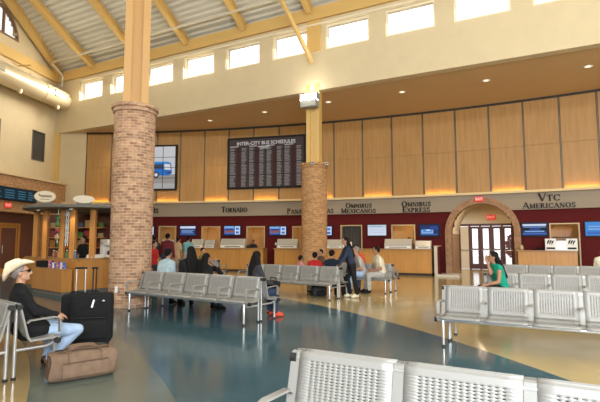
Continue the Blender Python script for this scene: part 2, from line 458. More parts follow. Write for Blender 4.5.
# rafters
def beam_between(bm, p, q, w, h, mi=0):
    p, q = Vector(p), Vector(q); t = (q-p).normalized(); a = t.cross(Vector((0,0,1))).normalized(); u = a.cross(t).normalized()
    def ring(c): return [bm.verts.new(c + x*a*w/2 + y*u*h/2) for x, y in ((-1,-1),(1,-1),(1,1),(-1,1))]
    A, B = ring(p), ring(q)
    bm.faces.new(A[::-1]); bm.faces.new(B)
    for k in range(4): bm.faces.new([A[k], A[(k+1)%4], B[(k+1)%4], B[k]])
def ibeam(bm, p, q, w, h):
    p, q = Vector(p), Vector(q); t = (q-p).normalized(); a = t.cross(Vector((0,0,1))).normalized(); u = a.cross(t).normalized()
    for du, ww, hh in ((h/2-.02, w, .04), (-h/2+.02, w, .04), (0, .03, h-.08)):
        beam_between(bm, p+u*du, q+u*du, ww, hh)
for k in range(-4, 5):
    s = .5+3.2*k
    if s < -12.6: continue
    bm = NB(); ibeam(bm, Bk(s, ZR-.10, .1), Bk(s, ZR-.10+SL*(RIDGE-.1), RIDGE), .24, .34)
    o = part('roof_rafter', bm, M_yellow); o['kind'] = 'structure'
    bm = NB(); ibeam(bm, Bk(s, ZR-.10+SL*(RIDGE-.1), RIDGE+.02), Bk(s, ZR-.10, 2*RIDGE), .24, .34)
    o = part('roof_rafter', bm, M_yellow); o['kind'] = 'structure'
# left gable wall
LP = Vector((-13.678, 25.30)); LD = Vector((.1414, .98995)).normalized(); LN = Vector((LD.y, -LD.x)); LROT = math.atan2(LD.y, LD.x)-PI/2
def Lf(t, z=0., n=0.):                                  # t = metres from the far corner towards the camera
    p = LP - LD*t + LN*n; return Vector((p.x, p.y, z))
def roofz(p):
    n = (Vector((p.x, p.y))-BP).dot(BN); return ZR+.1+SL*min(n, 2*RIDGE-n) if n > 0 else ZR+.1
T1 = 9.0
bm = NB()
AWc, AWr, AWz = 4.62, 1.45, 11.42           # arched gable window
LWIN = [(.95, 1.9, 5.72, 7.30), (4.0, 5.0, 5.72, 7.30)]
def col(t0, t1, z0, z1a, z1b=None):
    z1b = z1a if z1b is None else z1b
    A = [bm.verts.new(Lf(t, z, n)) for n in (0, -.25) for t, z in ((t0, z0), (t1, z0), (t1, z1b), (t0, z1a))]
    for q in ((0,1,2,3),(7,6,5,4),(0,4,5,1),(1,5,6,2),(2,6,7,3),(3,7,4,0)): bm.faces.new([A[i] for i in q])
tc = sorted({-.2, T1, .95, 1.9, 4.0, 5.0, AWc-AWr, AWc+AWr} | {AWc-AWr+2*AWr*i/20 for i in range(21)})
for a, b in zip(tc, tc[1:]):
    m = (a+b)/2; lo = 0.
    w = [x for x in LWIN if x[0] < m < x[1]]
    if w: col(a, b, 0, w[0][2]); lo = w[0][3]
    ra, rb = roofz(Lf(a)), roofz(Lf(b))
    if abs(m-AWc) < AWr:
        h = lambda t: AWz+math.sqrt(max(0, AWr**2-(t-AWc)**2))
        col(a, b, lo, AWz); col(a, b, (h(a)+h(b))/2, ra, rb)
    else: col(a, b, lo, ra, rb)
struct('wall_left', bm, M_leftwall)
# arched window: frame, mullions, pane (local x = -t)
bm = NB(); k = 24; ro, ri = AWr, AWr-.07
for i in range(k):
    a, b = PI*i/k, PI*(i+1)/k
    for y0, y1 in ((-.02, .12),):
        prism(bm, [(ro*cos(a), ro*sin(a)), (ro*cos(b), ro*sin(b)), (ri*cos(b), ri*sin(b)), (ri*cos(a), ri*sin(a))], y0, y1)
box(bm, -ro, ro, -.02, .12, 0, .1)
for x in (-.5, .5): box(bm, x-.05, x+.05, 0, .1, .1, math.sqrt(ri*ri-x*x))
M_brownframe = mat('brown_window_frame', (.22, .12, .07), .5)
wl = struct('window_40', bm, M_brownframe, loc=Lf(AWc, AWz, .0), rotz=LROT+PI/2)
bm = NB(); prism(bm, [(ri*cos(PI*i/k), .05+ri*sin(PI*i/k)*.97) for i in range(k+1)], .04, .05); part('pane', bm, M_glass, wl)
for i, (a, b, z0, z1) in enumerate(LWIN):
    w, h = b-a, z1-z0
    bm = NB(); t = .06
    box(bm, 0, w, -.02, .1, 0, t); box(bm, 0, w, -.02, .1, h-t, h); box(bm, 0, t, -.02, .1, t, h-t); box(bm, w-t, w, -.02, .1, t, h-t)
    o = struct('window_%d' % (41+i), bm, M_batten, loc=Lf(b, z0), rotz=LROT+PI/2)
    bm = NB(); box(bm, t, w-t, .03, .05, t, h-t); part('pane', bm, M_glassd, o)
bm = NB()
p, q = Lf(.0, 10.59, .1), Lf(T1, 10.59, .1); beam_between(bm, p, q, .2, .52); struct('trim_6', bm, M_yellow)
# rake beam under the roof along the gable
bm = NB(); pr = [Lf(t, roofz(Lf(t, 0, .35))-.28, .35) for t in (-.0, T1)]; ibeam(bm, pr[0], pr[1], .3, .42)
o = part('rake_beam', bm, M_yellow); o['kind'] = 'structure'
# yellow corner pilaster
bm = NB(); pm = Matrix.Translation(Lf(.05, 0, .22)) @ Matrix.Rotation(LROT, 4, 'Z'); box(bm, -.17, .17, -.22, .12, 3.62, 7.499, 0, pm); struct('trim_7', bm, M_yellow)

# brick lower wall on the left, entrance below it
def uvbox(name, boxes, m, mtx=None):
    bm = NB(); 
    for b in boxes: box(bm, *b)
    bmesh.ops.recalc_face_normals(bm, faces=bm.faces[:])
    uvl = bm.loops.layers.uv.new('UVMap'); bm.normal_update(); boxuv(bm, uvl)
    return bm
lm = (Lf(0, 0, 0), LROT)                                  # local y runs to the far corner, x into the hall
o = struct('wall_entrance', uvbox('', [(.02, .8, -9, -.15, 2.85, 4.55), (.02, .8, -1.35, -.15, 0, 2.85)], M_brick4), M_brick4, loc=lm[0], rotz=lm[1])
bm = NB(); box(bm, .02, .88, -9, -.10, 4.55, 4.66); struct('trim_8', bm, M_ledge, loc=lm[0], rotz=lm[1])
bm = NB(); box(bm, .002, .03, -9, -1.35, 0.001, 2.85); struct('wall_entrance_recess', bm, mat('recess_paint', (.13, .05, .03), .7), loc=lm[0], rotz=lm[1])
# entrance glass doors in the recess
d = struct('door_1', frame_bm(2.3, 2.25, .12, .1, -.02, False), M_kiosk, loc=Lf(3.75, .002, .06), rotz=LROT+PI/2)
for sx in (-.58, .58):
    bm = NB(); t = .09
    box(bm, sx-.55, sx+.55, .02, .07, .0, .2); box(bm, sx-.55, sx+.55, .02, .07, 2.12, 2.24)
    box(bm, sx-.55, sx-.55+t, .02, .07, .2, 2.12); box(bm, sx+.55-t, sx+.55, .02, .07, .2, 2.12)
    lf = part('door_leaf', bm, M_kiosk, d)
    bm = NB(); box(bm, sx-.46, sx+.46, .04, .05, .2, 2.12); part('pane', bm, mat('tinted_glass', (.20, .21, .17), .1) if sx < 0 else MATS['tinted_glass'], lf)
    bm = NB(); tube(bm, [(sx*.3, -.03, .9), (sx*.3, -.03, 1.3)], .018); part('pull_handle', bm, M_silver, lf)

# ------------------------------------------------------------------ brick columns with steel uprights
def column(x, y, ztop, label, m, steelm, rot, zsteel, sw_=.29, r=.5, hd_=.22):
    t = thing('brick_column', label, 'column', (x, y, 0))
    bm = NB(); uvl = bm.loops.layers.uv.new('UVMap')
    lathe(bm, [(r+.02, 0), (r+.02, .12), (r, .125), (r, ztop-.2), (r+.035, ztop-.17), (r+.035, ztop-.09), (r+.07, ztop-.08), (r+.07, ztop), (0.02, ztop)], 56, uvl=uvl)
    part('brick_shaft', bm, m, t, smooth=40)
    bm = NB(); w = sw_
    box(bm, -w, -w*.42, -hd_, hd_, ztop, zsteel); box(bm, w*.42, w, -hd_, hd_, ztop, zsteel); box(bm, -w*.42, w*.42, -hd_*.45, hd_*.45, ztop, zsteel)
    s = part('steel_upright', bm, steelm, t, rot=(0, 0, rot))
    bm = NB(); box(bm, -.33, .33, -.33, .33, ztop, ztop+.04)
    part('base_plate', bm, steelm, s)
    return t
c1 = column(-4.02, 10.93, 4.74, 'large tan brick column with peach steel upright near the left benches', M_brick1, M_peach, R(20), roofz(Vector((-4.02, 10.93)))-.25, .29, .475)
c2 = column(.56, 17.87, 4.52, 'brick column under the bright floodlight in front of the ticket counters', M_brick4, M_yellow, BROT, 7.70, .28, .5, .14)
bm = NB(); box(bm, .34, .96, -.07, -.001, 9.06, 10.339, 0, mtx); struct('trim_11', bm, M_yellow)
bm = NB(); box(bm, .1, .16, -.54, -.5, .22, .36, bev=.008); o = part('wall_outlet', bm, M_white, None, loc=(-4.10, 10.955, .12), rot=(0,0,R(-18)))
tag(o, 'white outlet cover low on the large left brick column', 'outlet')
# floodlight on the yellow upright
fl = thing('floodlight', 'bright floodlight box fixed to the yellow upright of the farther brick column', 'lamp', (.45, 17.64, 6.70), BROT)
l = bpy.data.lights.new('floodlight_glow', 'POINT'); l.energy = 25; l.color = (1, .93, .8); l.shadow_soft_size = .15
o = bpy.data.objects.new('floodlight_glow', l); COL.objects.link(o); o.location = (.25, 17.20, 7.2)
bm = NB(); box(bm, -.34, .34, -.32, .0, 0, .28, bev=.02); box(bm, -.36, .36, -.02, .0, .28, .60); box(bm, -.36, -.34, -.3, -.02, .28, .56); box(bm, .34, .36, -.3, -.02, .28, .56); part('housing', bm, mat('floodlight_grey', (.28, .29, .26), .4), fl)
bm = NB(); prism(bm, [(-.31, .285), (-.025, .285), (-.025, .58), (-.17, .56)], -.335, .335, plane='yz'); part('lens', bm, M_lamp, fl)
bm = NB(); box(bm, -.06, .06, -.0, .14, .1, .3); part('bracket', bm, M_batten, fl)
# two small cameras on the column top
for x, y, lb in ((.46, 17.28, 'small white security camera on the column top, left one of two'), (1.00, 17.42, 'small white security camera on the column top, right one of two')):
    t = thing('security_camera', lb, 'camera', (x, y, 4.40), R(10), 'cameras on the brick column')
    bm = NB(); tube(bm, [(0, .15, .06), (0, -.12, .06)], .055, 14); part('body', bm, M_white, t, smooth=40)
    bm = NB(); tube(bm, [(0, -.12, .06), (0, -.135, .06)], .04, 14); part('lens', bm, M_black, t)
    bm = NB(); box(bm, -.02, .02, .02, .10, -.01, .03); part('mount', bm, M_batten, t)
# braces at the farther column
bm = NB(); beam_between(bm, Bk(.62, 8.55, .12), Bk(-.35, 11.7, 2.1), .10, .15)
o = part('knee_brace', bm, M_yellow); o['kind'] = 'structure'

# ------------------------------------------------------------------ ducts, pipes, lights above
t = thing('air_duct', 'round beige air duct running along the left gable wall', 'duct', Lf(0, 9.15, .78), LROT)
bm = NB()
prof = [(0, -9.), (.5, -9.), (.5, -.8), (.48, -.55), (.41, -.35), (.25, -.22), (0.02, -.18)]
rows = [[bm.verts.new((r*cos(2*PI*k/32), y, r*sin(2*PI*k/32))) for k in range(32)] for r, y in prof[1:]]
for a, b in zip(rows, rows[1:]):
    for k in range(32): bm.faces.new([a[k], a[(k+1)%32], b[(k+1)%32], b[k]])
bm.faces.new(rows[-1])
part('duct_shell', bm, M_duct, t, smooth=50)
for y in (-1.75, -5.6):
    bm = NB(); gm = Matrix.Translation((.49*cos(R(5)), y, .49*sin(R(5)))) @ Matrix.Rotation(R(-5), 4, 'Y')
    box(bm, -.03, .03, -.24, .24, -.17, .17, 0, gm)
    for k in range(4): box(bm, .03, .045, -.2, .2, -.14+k*.08, -.10+k*.08, 1, gm)
    part('air_grille', bm, [M_grille, M_duct], t)
for y in (-1.3, -4.0, -6.5):
    bm = NB(); tube(bm, [(.15, y, -.46), (.15, y, -.60)], .1, 14); tube(bm, [(.15, y, -.60), (.15, y, -.66)], .07, 14); part('spray_outlet', bm, M_duct, t)
for y in (-2.5, -6.):
    bm = NB(); tube(bm, [(0.51*cos(2*PI*k/32), y, .51*sin(2*PI*k/32)) for k in range(33)], .018, 6); part('duct_joint', bm, M_duct, t)
bm = NB(); tube(bm, [(-.75, -3.2, 1.05), (.0, -3.2, 1.05)], .04, 8); tube(bm, [(0, -3.2, 1.05), (0, -3.2, .49)], .02, 6); part('hanger', bm, M_yellow, t)
# sprinkler pipe below the deck
zp = lambda n: ZR-.32+SL*n
bm = NB(); n0 = .95
tube(bm, [Bk(-14.75, zp(n0)-1.1, .15), Bk(-14.75, zp(n0)-.5, .15), Bk(-14.75, zp(n0)-.4, .2), Bk(-14.72, zp(n0)-.02, n0-.1), Bk(-14.5, zp(n0), n0), Bk(19.1, zp(n0), n0)], .055, 10)
o = part('sprinkler_pipe', bm, mat('pipe_white', (.62, .58, .48), .5), smooth=50); tag(o, 'thin white sprinkler pipe running below the corrugated roof deck', 'pipe')
# recessed downlights in the soffit
for i, (x, y) in enumerate([(-9.68, 24.14), (-4.5, 22.4), (-1.66, 20.89), (1.23, 19.35), (4.12, 18.02), (6.98, 16.69), (9.94, 15.31)]):
    pl = ['nearest the left corner', 'second from the left corner', 'left of the schedule board centre', 'just right of the brick column', 'fifth from the left corner', 'second from the right edge', 'rightmost of the row']
    t = thing('recessed_downlight', 'small round downlight set in the brown soffit, ' + pl[i], 'light', (x, y, 7.49), 0, 'soffit downlights')
    bm = NB(); lathe(bm, [(.10, .0), (.15, -.005), (.155, 0.008), (.10, .009)], 24); part('trim_ring', bm, M_white, t)
    bm = NB(); lathe(bm, [(0.001, .0), (.10, .0), (.10, .006), (0.001, .006)], 20); part('lens', bm, M_lamp2, t)
    l = bpy.data.lights.new('downlight', 'SPOT'); l.energy = 260; l.color = (1, .78, .48); l.spot_size = R(110); l.spot_blend = .7; l.shadow_soft_size = .12
    o = bpy.data.objects.new('downlight', l); COL.objects.link(o); o.location = (x, y, 7.44)
# warm cove lights above the ledge under every other panel
for a, b in ((-7.98,-6.65),(-5.28,-3.9),(-2.52,-1.13),(.32,1.78),(3.22,4.65),(6.09,7.53),(8.94,10.3),(11.64,12.95),(-12.02,-10.6)):
    s = (a+b)/2; area('cove_light', W(s, 3.63, .09), b-a-.16, 5.0, (1, .52, .12), (PI-.45, 0, -ang(s)), sy=.06)

# ------------------------------------------------------------------ arch, vestibule
av = W(ARC_S); AR = -ang(ARC_S)
bm = NB(); uvl = bm.loops.layers.uv.new('UVMap'); k = 36; ro, ri = 1.52, ARC_H
pts = [(-1, 0)] + [(-cos(PI*i/k), None) for i in range(k+1)]
path_o = [(-ro, 0.001)] + [(-ro*cos(PI*i/k), ARC_Z+ro*sin(PI*i/k)) for i in range(k+1)] + [(ro, 0.001)]
path_i = [(-ri, 0.001)] + [(-ri*cos(PI*i/k), ARC_Z+ri*sin(PI*i/k)) for i in range(k+1)] + [(ri, 0.001)]
L = 0
for i in range(len(path_o)-1):
    a, b, c, d = path_o[i], path_o[i+1], path_i[i+1], path_i[i]
    seg = math.hypot((a[0]+d[0]-b[0]-c[0])/2, (a[1]+d[1]-b[1]-c[1])/2); y0, y1 = -.22, .28
    for P, uvs in (([(a,y0),(b,y0),(c,y0),(d,y0)], ((L,.26),(L+seg,.26),(L+seg,0),(L,0))), ([(d,y0),(c,y0),(c,y1),(d,y1)], ((L,0),(L+seg,0),(L+seg,.5),(L,.5))),
                   ([(a,y0),(a,y1),(b,y1),(b,y0)], ((L,0),(L,.5),(L+seg,.5),(L+seg,0)))):
        f = bm.faces.new([bm.verts.new((p[0], y, p[1])) for p, y in P])
        for lp, uv in zip(f.loops, uvs): lp[uvl].uv = (uv[1], uv[0])
    L += seg
bmesh.ops.remove_doubles(bm, verts=bm.verts, dist=.0005)
struct('trim_9', bm, M_brick3, loc=av, rotz=AR, label='brick arch round the vestibule to the exit doors')
# vault, side walls, back wall
HV, DV = 1.62, 5.0
bm = NB(); k = 24
for i in range(k):
    a, b = PI*i/k, PI*(i+1)/k
    quad(bm, [(-HV*cos(a), .28, ARC_Z+HV*sin(a)), (-HV*cos(b), .28, ARC_Z+HV*sin(b)), (-HV*cos(b), DV, ARC_Z+HV*sin(b)), (-HV*cos(a), DV, ARC_Z+HV*sin(a))])
pts = [(-HV, 2.42), (HV, 2.42)] + [(HV*cos(PI*i/k), ARC_Z+HV*sin(PI*i/k)) for i in range(k+1) if ARC_Z+HV*sin(PI*i/k) > 2.42]
prism(bm, pts, DV, DV+.1)
struct('ceiling_vestibule', bm, M_wvault, loc=av, rotz=AR, smooth=30)
bm = NB(); box(bm, -HV-.1, -HV, .28, DV, 0.001, ARC_Z); box(bm, HV, HV+.1, .28, DV, 0.001, ARC_Z); struct('wall_vestibule', bm, M_vwall, loc=av, rotz=AR)
bm = NB()
edges = [-1.60, -1.08, -.54, .0, .54, 1.08, 1.60]
for x in edges: box(bm, x-.05, x+.05, DV-.06, DV+.06, 0.002, 2.30)
box(bm, -1.6, 1.6, DV-.06, DV+.06, 2.30, 2.42)
d = struct('door_2', bm, M_wdoor, loc=av, rotz=AR)
for i, (a, b) in enumerate(zip(edges, edges[1:])):
    a, b = a+.052, b-.052; t = .075
    bm = NB()
    if i == 0: box(bm, a, b, DV-.03, DV+.03, .01, 2.28)
    else:
        box(bm, a, a+t, DV-.03, DV+.03, .01, 2.28); box(bm, b-t, b, DV-.03, DV+.03, .01, 2.28)
        box(bm, a+t, b-t, DV-.03, DV+.03, .01, .28); box(bm, a+t, b-t, DV-.03, DV+.03, 2.16, 2.28); box(bm, a+t, b-t, DV-.03, DV+.03, 1.02, 1.10)
    lf = part('door_leaf', bm, M_wvault if i == 0 else M_wdoor, d)
    if i: bm = NB(); box(bm, a+t, b-t, DV-.005, DV+.005, .28, 2.16); part('pane', bm, M_glass, lf)
    bm = NB(); tube(bm, [(a+.04, DV-.09, 1.02), (b-.04, DV-.09, 1.02)], .022, 8); box(bm, a+.03, a+.06, DV-.09, DV-.03, .99, 1.05); box(bm, b-.06, b-.03, DV-.09, DV-.03, .99, 1.05)
    part('push_bar', bm, M_silver, lf)
p = av + Vector((-sin(AR)*2.6, cos(AR)*2.6, 3.2)); area('vestibule_fill', p, 1., 70, (1, .85, .6), (0, 0, AR))  # unseen fill light, added to brighten the vault
def text_bm(txt, size, depth=.01, bold=0.):
    cu = bpy.data.curves.new('tmp', 'FONT'); cu.body = txt; cu.size = size; cu.extrude = depth/2; cu.align_x = 'CENTER'; cu.align_y = 'CENTER'; cu.offset = bold
    o = bpy.data.objects.new('tmp', cu); COL.objects.link(o)
    dg = bpy.context.evaluated_depsgraph_get(); me = bpy.data.meshes.new_from_object(o.evaluated_get(dg))
    bpy.data.objects.remove(o); bpy.data.curves.remove(cu)
    b = NB(); b.from_mesh(me); bpy.data.meshes.remove(me)
    b.transform(Matrix.Rotation(PI/2, 4, 'X')); return b          # text stands up, facing -y
M_exittext = mat('exit_letters', (1, .8, .75), .5, emit=(1, .25, .2), estr=.8)
def exit_sign(label, loc, rz, w=.34, h=.2, hang=.1):
    t = thing('exit_sign', label, 'exit sign', loc, rz, 'red exit signs')
    bm = NB(); box(bm, -w/2, w/2, -.03, .03, 0, h, bev=.008); part('housing', bm, M_exit, t)
    b = text_bm('EXIT', h*.72, .006); b.transform(Matrix.Translation((0, -.034, h/2))); part('lettering', b, M_exittext, t)
    bm = NB(); box(bm, -.03, .03, -.01, .01, h, h+hang); part('mount', bm, M_batten, t)
p = W(8.47, 3.20, .30); exit_sign('red EXIT sign fixed at the top of the brick arch', p, AR, .36, .2, .04)
bm = NB()
p = av + Vector((cos(AR)*.03 - sin(AR)*4.9, sin(AR)*.03+cos(AR)*4.9, 2.62)); exit_sign('red EXIT sign inside the vestibule above the glass exit doors', p, AR, .44, .26, .02)
exit_sign('red EXIT sign on the far left over the entrance doors', Lf(4.25, 3.02, .84), LROT+PI/2, .36, .24, .02)
# daylit pavement and planting outside the exit doors
bm = NB(); 
ext = av + Vector((-sin(AR)*9., cos(AR)*9., 0))
def shrub(dx, dy, r, m, lb):
    t = thing('shrub', lb, 'shrub', ext + Vector((cos(AR)*dx-sin(AR)*dy, sin(AR)*dx+cos(AR)*dy, 0)), 0, 'shrubs outside the exit doors')
    bm = NB()
    for i in range(260):
        a, b = random.uniform(0, 2*PI), random.uniform(-.9, 1); rr = r*random.uniform(.6, 1); c = Vector((rr*cos(a)*math.sqrt(1-b*b*.8), rr*sin(a)*math.sqrt(1-b*b*.8), .5+r+r*b))
        q = Matrix.Rotation(random.uniform(0, 6), 3, 'Z') @ Matrix.Rotation(random.uniform(-1, 1), 3, 'X')
        quad(bm, [c+q @ Vector(v)*.16 for v in ((-.5, -1, 0), (.5, -1, 0), (.4, 1, 0), (-.4, 1, 0))])
    part('foliage', bm, m, t); bm = NB(); tube(bm, [(0, 0, 0), (0, 0, .5+r)], .05, 6); part('stem', bm, K['brown'], t)
M_leaf = mat('leaf_green', (.12, .30, .08), .6); M_leafred = mat('leaf_red', (.55, .12, .08), .6)
shrub(-2.2, -.8, .7, M_leaf, 'green shrub outdoors behind the left panes of the exit doors'); shrub(1.1, -.9, .65, M_leafred, 'red leaved shrub outdoors behind the right panes of the exit doors')

# ------------------------------------------------------------------ screens
def emat(n, c, s=1.): return mat(n, (.01, .01, .01), .5, spec=.06, emit=c, estr=s)
S_blue = emat('screen_blue', (.05, .16, .55)); S_white = emat('screen_white', (.70, .78, .95)); S_deep = emat('screen_deep_blue', (.015, .03, .14))
S_pale = emat('screen_pale', (.62, .66, .68)); S_bus = emat('screen_bus', (.02, .06, .30)); S_road = emat('screen_road', (.10, .09, .09)); S_sky = emat('screen_sky', (.45, .52, .60))
S_cyan = emat('screen_cyan', (.06, .28, .75)); S_line = emat('screen_line', (.25, .45, .80)); S_off = emat('screen_dark', (.004, .006, .012)); S_red = emat('screen_warm', (.30, .10, .05))
S_list = [S_blue, S_white, S_deep, S_pale, S_bus, S_road, S_sky, S_cyan, S_line, S_off, S_red]
def screen_rects(bm, w, h, rects, y):
    for i, (x0, y0, x1, y1, mi) in enumerate(rects):
        yy = y-.0006*(i+1)
        quad(bm, [(-w/2+x0*w, yy, y0*h), (-w/2+x1*w, yy, y0*h), (-w/2+x1*w, yy, y1*h), (-w/2+x0*w, yy, y1*h)], mi)
BUSAD = [(0,0,1,1,2),(0,.10,.62,.95,0),(.05,.25,.58,.55,10),(.08,.5,.55,.72,4),(0,.72,.6,.95,8),(.66,.06,.98,.94,1),(.72,.15,.92,.40,0),(.72,.52,.92,.82,7)]
LISTAD = [(0,0,1,1,2),(.02,.72,.98,.95,1),(.08,.80,.6,.87,3),(.1,.50,.9,.56,8),(.1,.36,.8,.42,8),(.1,.22,.86,.28,8),(.02,.06,.98,.12,0)]
WHITEAD = [(0,0,1,1,3),(.03,.05,.97,.72,1),(.1,.80,.8,.88,8),(.1,.55,.9,.58,6),(.1,.40,.9,.43,6),(.1,.25,.9,.28,6)]
COACH = [(0,0,1,1,9),(.04,.05,.96,.95,2),(.1,.2,.7,.55,8),(.2,.35,.62,.6,7),(.55,.55,.92,.85,4),(.1,.08,.9,.16,0),(.35,.45,.55,.56,1)]
BANDS = [(0,0,1,1,2),(.02,.78,.98,.93,1),(.02,.40,.98,.62,9),(.1,.28,.9,.38,8),(.05,.66,.95,.72,8),(.3,.42,.75,.6,4),(.02,.08,.98,.2,0)]
BLUEAD = [(0,0,1,1,7),(.05,.08,.95,.3,0),(.1,.42,.8,.52,8),(.1,.62,.9,.72,8),(.55,.75,.9,.9,1)]
for s0, s1, z0, z1, ad, lb in [(-8.95,-7.97,1.76,2.32,BUSAD,'leftmost counter screen half hidden by the large left brick column'),(-6.58,-5.62,1.76,2.34,LISTAD,'counter screen with a white title bar over the standing people on the left'),
        (-4.1,-3.14,1.76,2.33,BUSAD,'counter screen with bus advert below the TORNADO lettering'),(-1.62,-.66,1.75,2.29,BUSAD,'counter screen with bus advert left of the farther brick column'),
        (.76,1.71,1.72,2.27,BUSAD,'counter screen partly hidden by the right edge of the farther brick column'),(3.41,4.37,1.71,2.30,WHITEAD,'counter screen glowing nearly white between dark doorway and lit opening'),
        (5.81,6.78,1.68,2.28,COACH,'dark counter screen with blue coach picture left of the arch'),(10.06,11.04,1.68,2.27,BANDS,'counter screen with white and dark bands just right of the arch'),
        (12.30,13.28,1.66,2.28,BLUEAD,'bright blue counter screen at the right edge of the photo')]:
    s = (s0+s1)/2; w, h = s1-s0, z1-z0
    t = thing('television', lb, 'screen', W(s, z0, .10), -ang(s), 'screens on the maroon wall')
    bm = NB(); box(bm, -w/2, w/2, -.0, .06, 0, h, bev=.008); part('frame', bm, M_black, t)
    bm = NB(); iw, ih = w-.08, h-.09; screen_rects(bm, iw, ih, ad, 0); bm.transform(Matrix.Translation((0, -.001, .05))); part('screen', bm, S_list, t, recalc=False)
    bm = NB(); box(bm, -.12, .12, .06, .10, h*.3, h*.7); part('wall_bracket', bm, M_black, t)
    area('screen_light', W(s, z0+h/2, .14), w, 1.2, (.45, .6, 1), (PI/2, 0, -ang(s)), sy=h)

# ------------------------------------------------------------------ big schedule board and bus picture wall
B_bg = emat('board_brown', (.055, .038, .034)); B_txt = emat('board_text', (.24, .21, .20)); B_hd = emat('board_heading', (.50, .47, .45)); B_alt = emat('board_maroon', (.045, .016, .014))
def videowall(name, lb, cat, s0, s1, z0, z1, nx, nz):
    s = (s0+s1)/2; w, h = s1-s0, z1-z0
    t = thing(name, lb, cat, W(s, z0, .14), -ang(s))
    bm = NB(); f = .09
    box(bm, -w/2, w/2, -.02, .10, 0, f); box(bm, -w/2, w/2, -.02, .10, h-f, h); box(bm, -w/2, -w/2+f, -.02, .10, f, h-f); box(bm, w/2-f, w/2, -.02, .10, f, h-f)
    box(bm, -w/2+f, w/2-f, .02, .10, f, h-f)
    part('frame', bm, M_black, t)
    return t, w, h, f
t, w, h, f = videowall('schedule_board', 'large dark departures board of tiled screens headed INTER-CITY BUS SCHEDULES', 'schedule board', -3.94, .31, 4.20, 6.92, 4, 4)
iw, ih = w-2*f, h-2*f; nx, nz = 4, 4; g = .03
xs = [0, .265, .50, .735, 1.0]
hd = [.0, .075]
for i in range(nx):
    for j in range(nz):
        x0, x1 = -iw/2+iw*xs[i]+g/2, -iw/2+iw*xs[i+1]-g/2; y0, y1 = f+ih*j/nz+g/2, f+ih*(j+1)/nz-g/2
        bm = NB(); box(bm, x0, x1, -.005, .02, y0, y1, 0)
        cw = x1-x0
        if i < 4:
            box(bm, x0+cw*.40, x0+cw*.62, -.0062, -.005, y0, y1 if j < 3 else y0+(y1-y0)*.35, 3)
            rows = 8 if j < 3 else 2
            for r in range(rows):
                zz = y0+(y1-y0)*(r+.35)/8.
                for c0, c1 in ((.05, .34), (.66, .93)):
                    ln = random.uniform(.72, 1.)
                    box(bm, x0+cw*c0, x0+cw*(c0+(c1-c0)*ln), -.0075, -.005, zz, zz+(y1-y0)*.065, 1)
            if j == 3: box(bm, x0+cw*.04, x0+cw*.5, -.0075, -.005, y0+(y1-y0)*.36, y0+(y1-y0)*.42, 2); 
        part('screen_tile', bm, [B_bg, B_txt, B_hd, B_alt], t)
b = text_bm('INTER-CITY BUS SCHEDULES', .25, .004, .006); b.transform(Matrix.Translation((0, -.012, f+ih*.905))); part('heading', b, B_hd, t)
bm = NB(); box(bm, -.42, .22, -.010, -.008, f+ih*.822, f+ih*.842); box(bm, -.3, .12, -.010, -.008, f+ih*.79, f+ih*.805); part('subheading', bm, B_hd, t)

t, w, h, f = videowall('picture_screen', 'tall tiled screen showing a blue bus, beside the large left brick column', 'screen', -9.95, -6.80, 4.22, 6.70, 4, 4)
P_sky = emat('picture_sky', (.60, .60, .62)); P_blue = emat('picture_bus_blue', (.02, .16, .55)); P_cyan = emat('picture_bus_cyan', (.04, .30, .72)); P_road = emat('picture_road', (.33, .30, .28)); P_grass = emat('picture_verge', (.42, .42, .42)); P_glass = emat('picture_bus_windows', (.05, .06, .10)); P_pale = emat('picture_pale', (.72, .72, .72))
iw, ih = w-2*f, h-2*f
def U(x, z): return (-iw/2+iw*x, f+ih*z)
shapes = [([(0,.0),(1,.0),(1,1),(0,1)],0), ([(0,0),(1,0),(1,.34),(0,.30)],3), ([(0,0),(1,0),(1,.12),(0,.16)],4),
          ([(.1,.66),(.86,.64),(.92,.60),(.94,.36),(.88,.31),(.1,.34)],1), ([(.1,.66),(.86,.64),(.90,.61),(.1,.60)],2), ([(.15,.58),(.76,.58),(.76,.47),(.15,.48)],5), ([(.79,.59),(.90,.58),(.915,.44),(.80,.45)],6), ([(.84,.40),(.92,.40),(.92,.36),(.84,.36)],5)]
pic = NB()
for q, (poly, mi) in enumerate(shapes):
    fce = pic.faces.new([pic.verts.new((U(x, z)[0], .012-.0012*q, U(x, z)[1])) for x, z in poly]); fce.material_index = mi
for cx in (.30, .64):
    for rr, mi, yy in ((.06, 5, .001), (.03, 6, -.001)):
        fce = pic.faces.new([pic.verts.new((U(cx, .33)[0]+rr*3*cos(2*PI*a/20), yy, U(cx, .33)[1]+rr*3*sin(2*PI*a/20))) for a in range(20)]); fce.material_index = mi
part('picture', pic, [P_sky, P_blue, P_cyan, P_road, P_grass, P_glass, P_pale], t, recalc=False)
bm = NB()
for x in (.25, .5, .765): box(bm, U(x,0)[0]-.012, U(x,0)[0]+.012, -.006, .02, f, h-f)
for z in (.25, .5, .745): box(bm, -iw/2, iw/2, -.006, .02, f+ih*z-.012, f+ih*z+.012)
part('bezel_grid', bm, M_black, t)

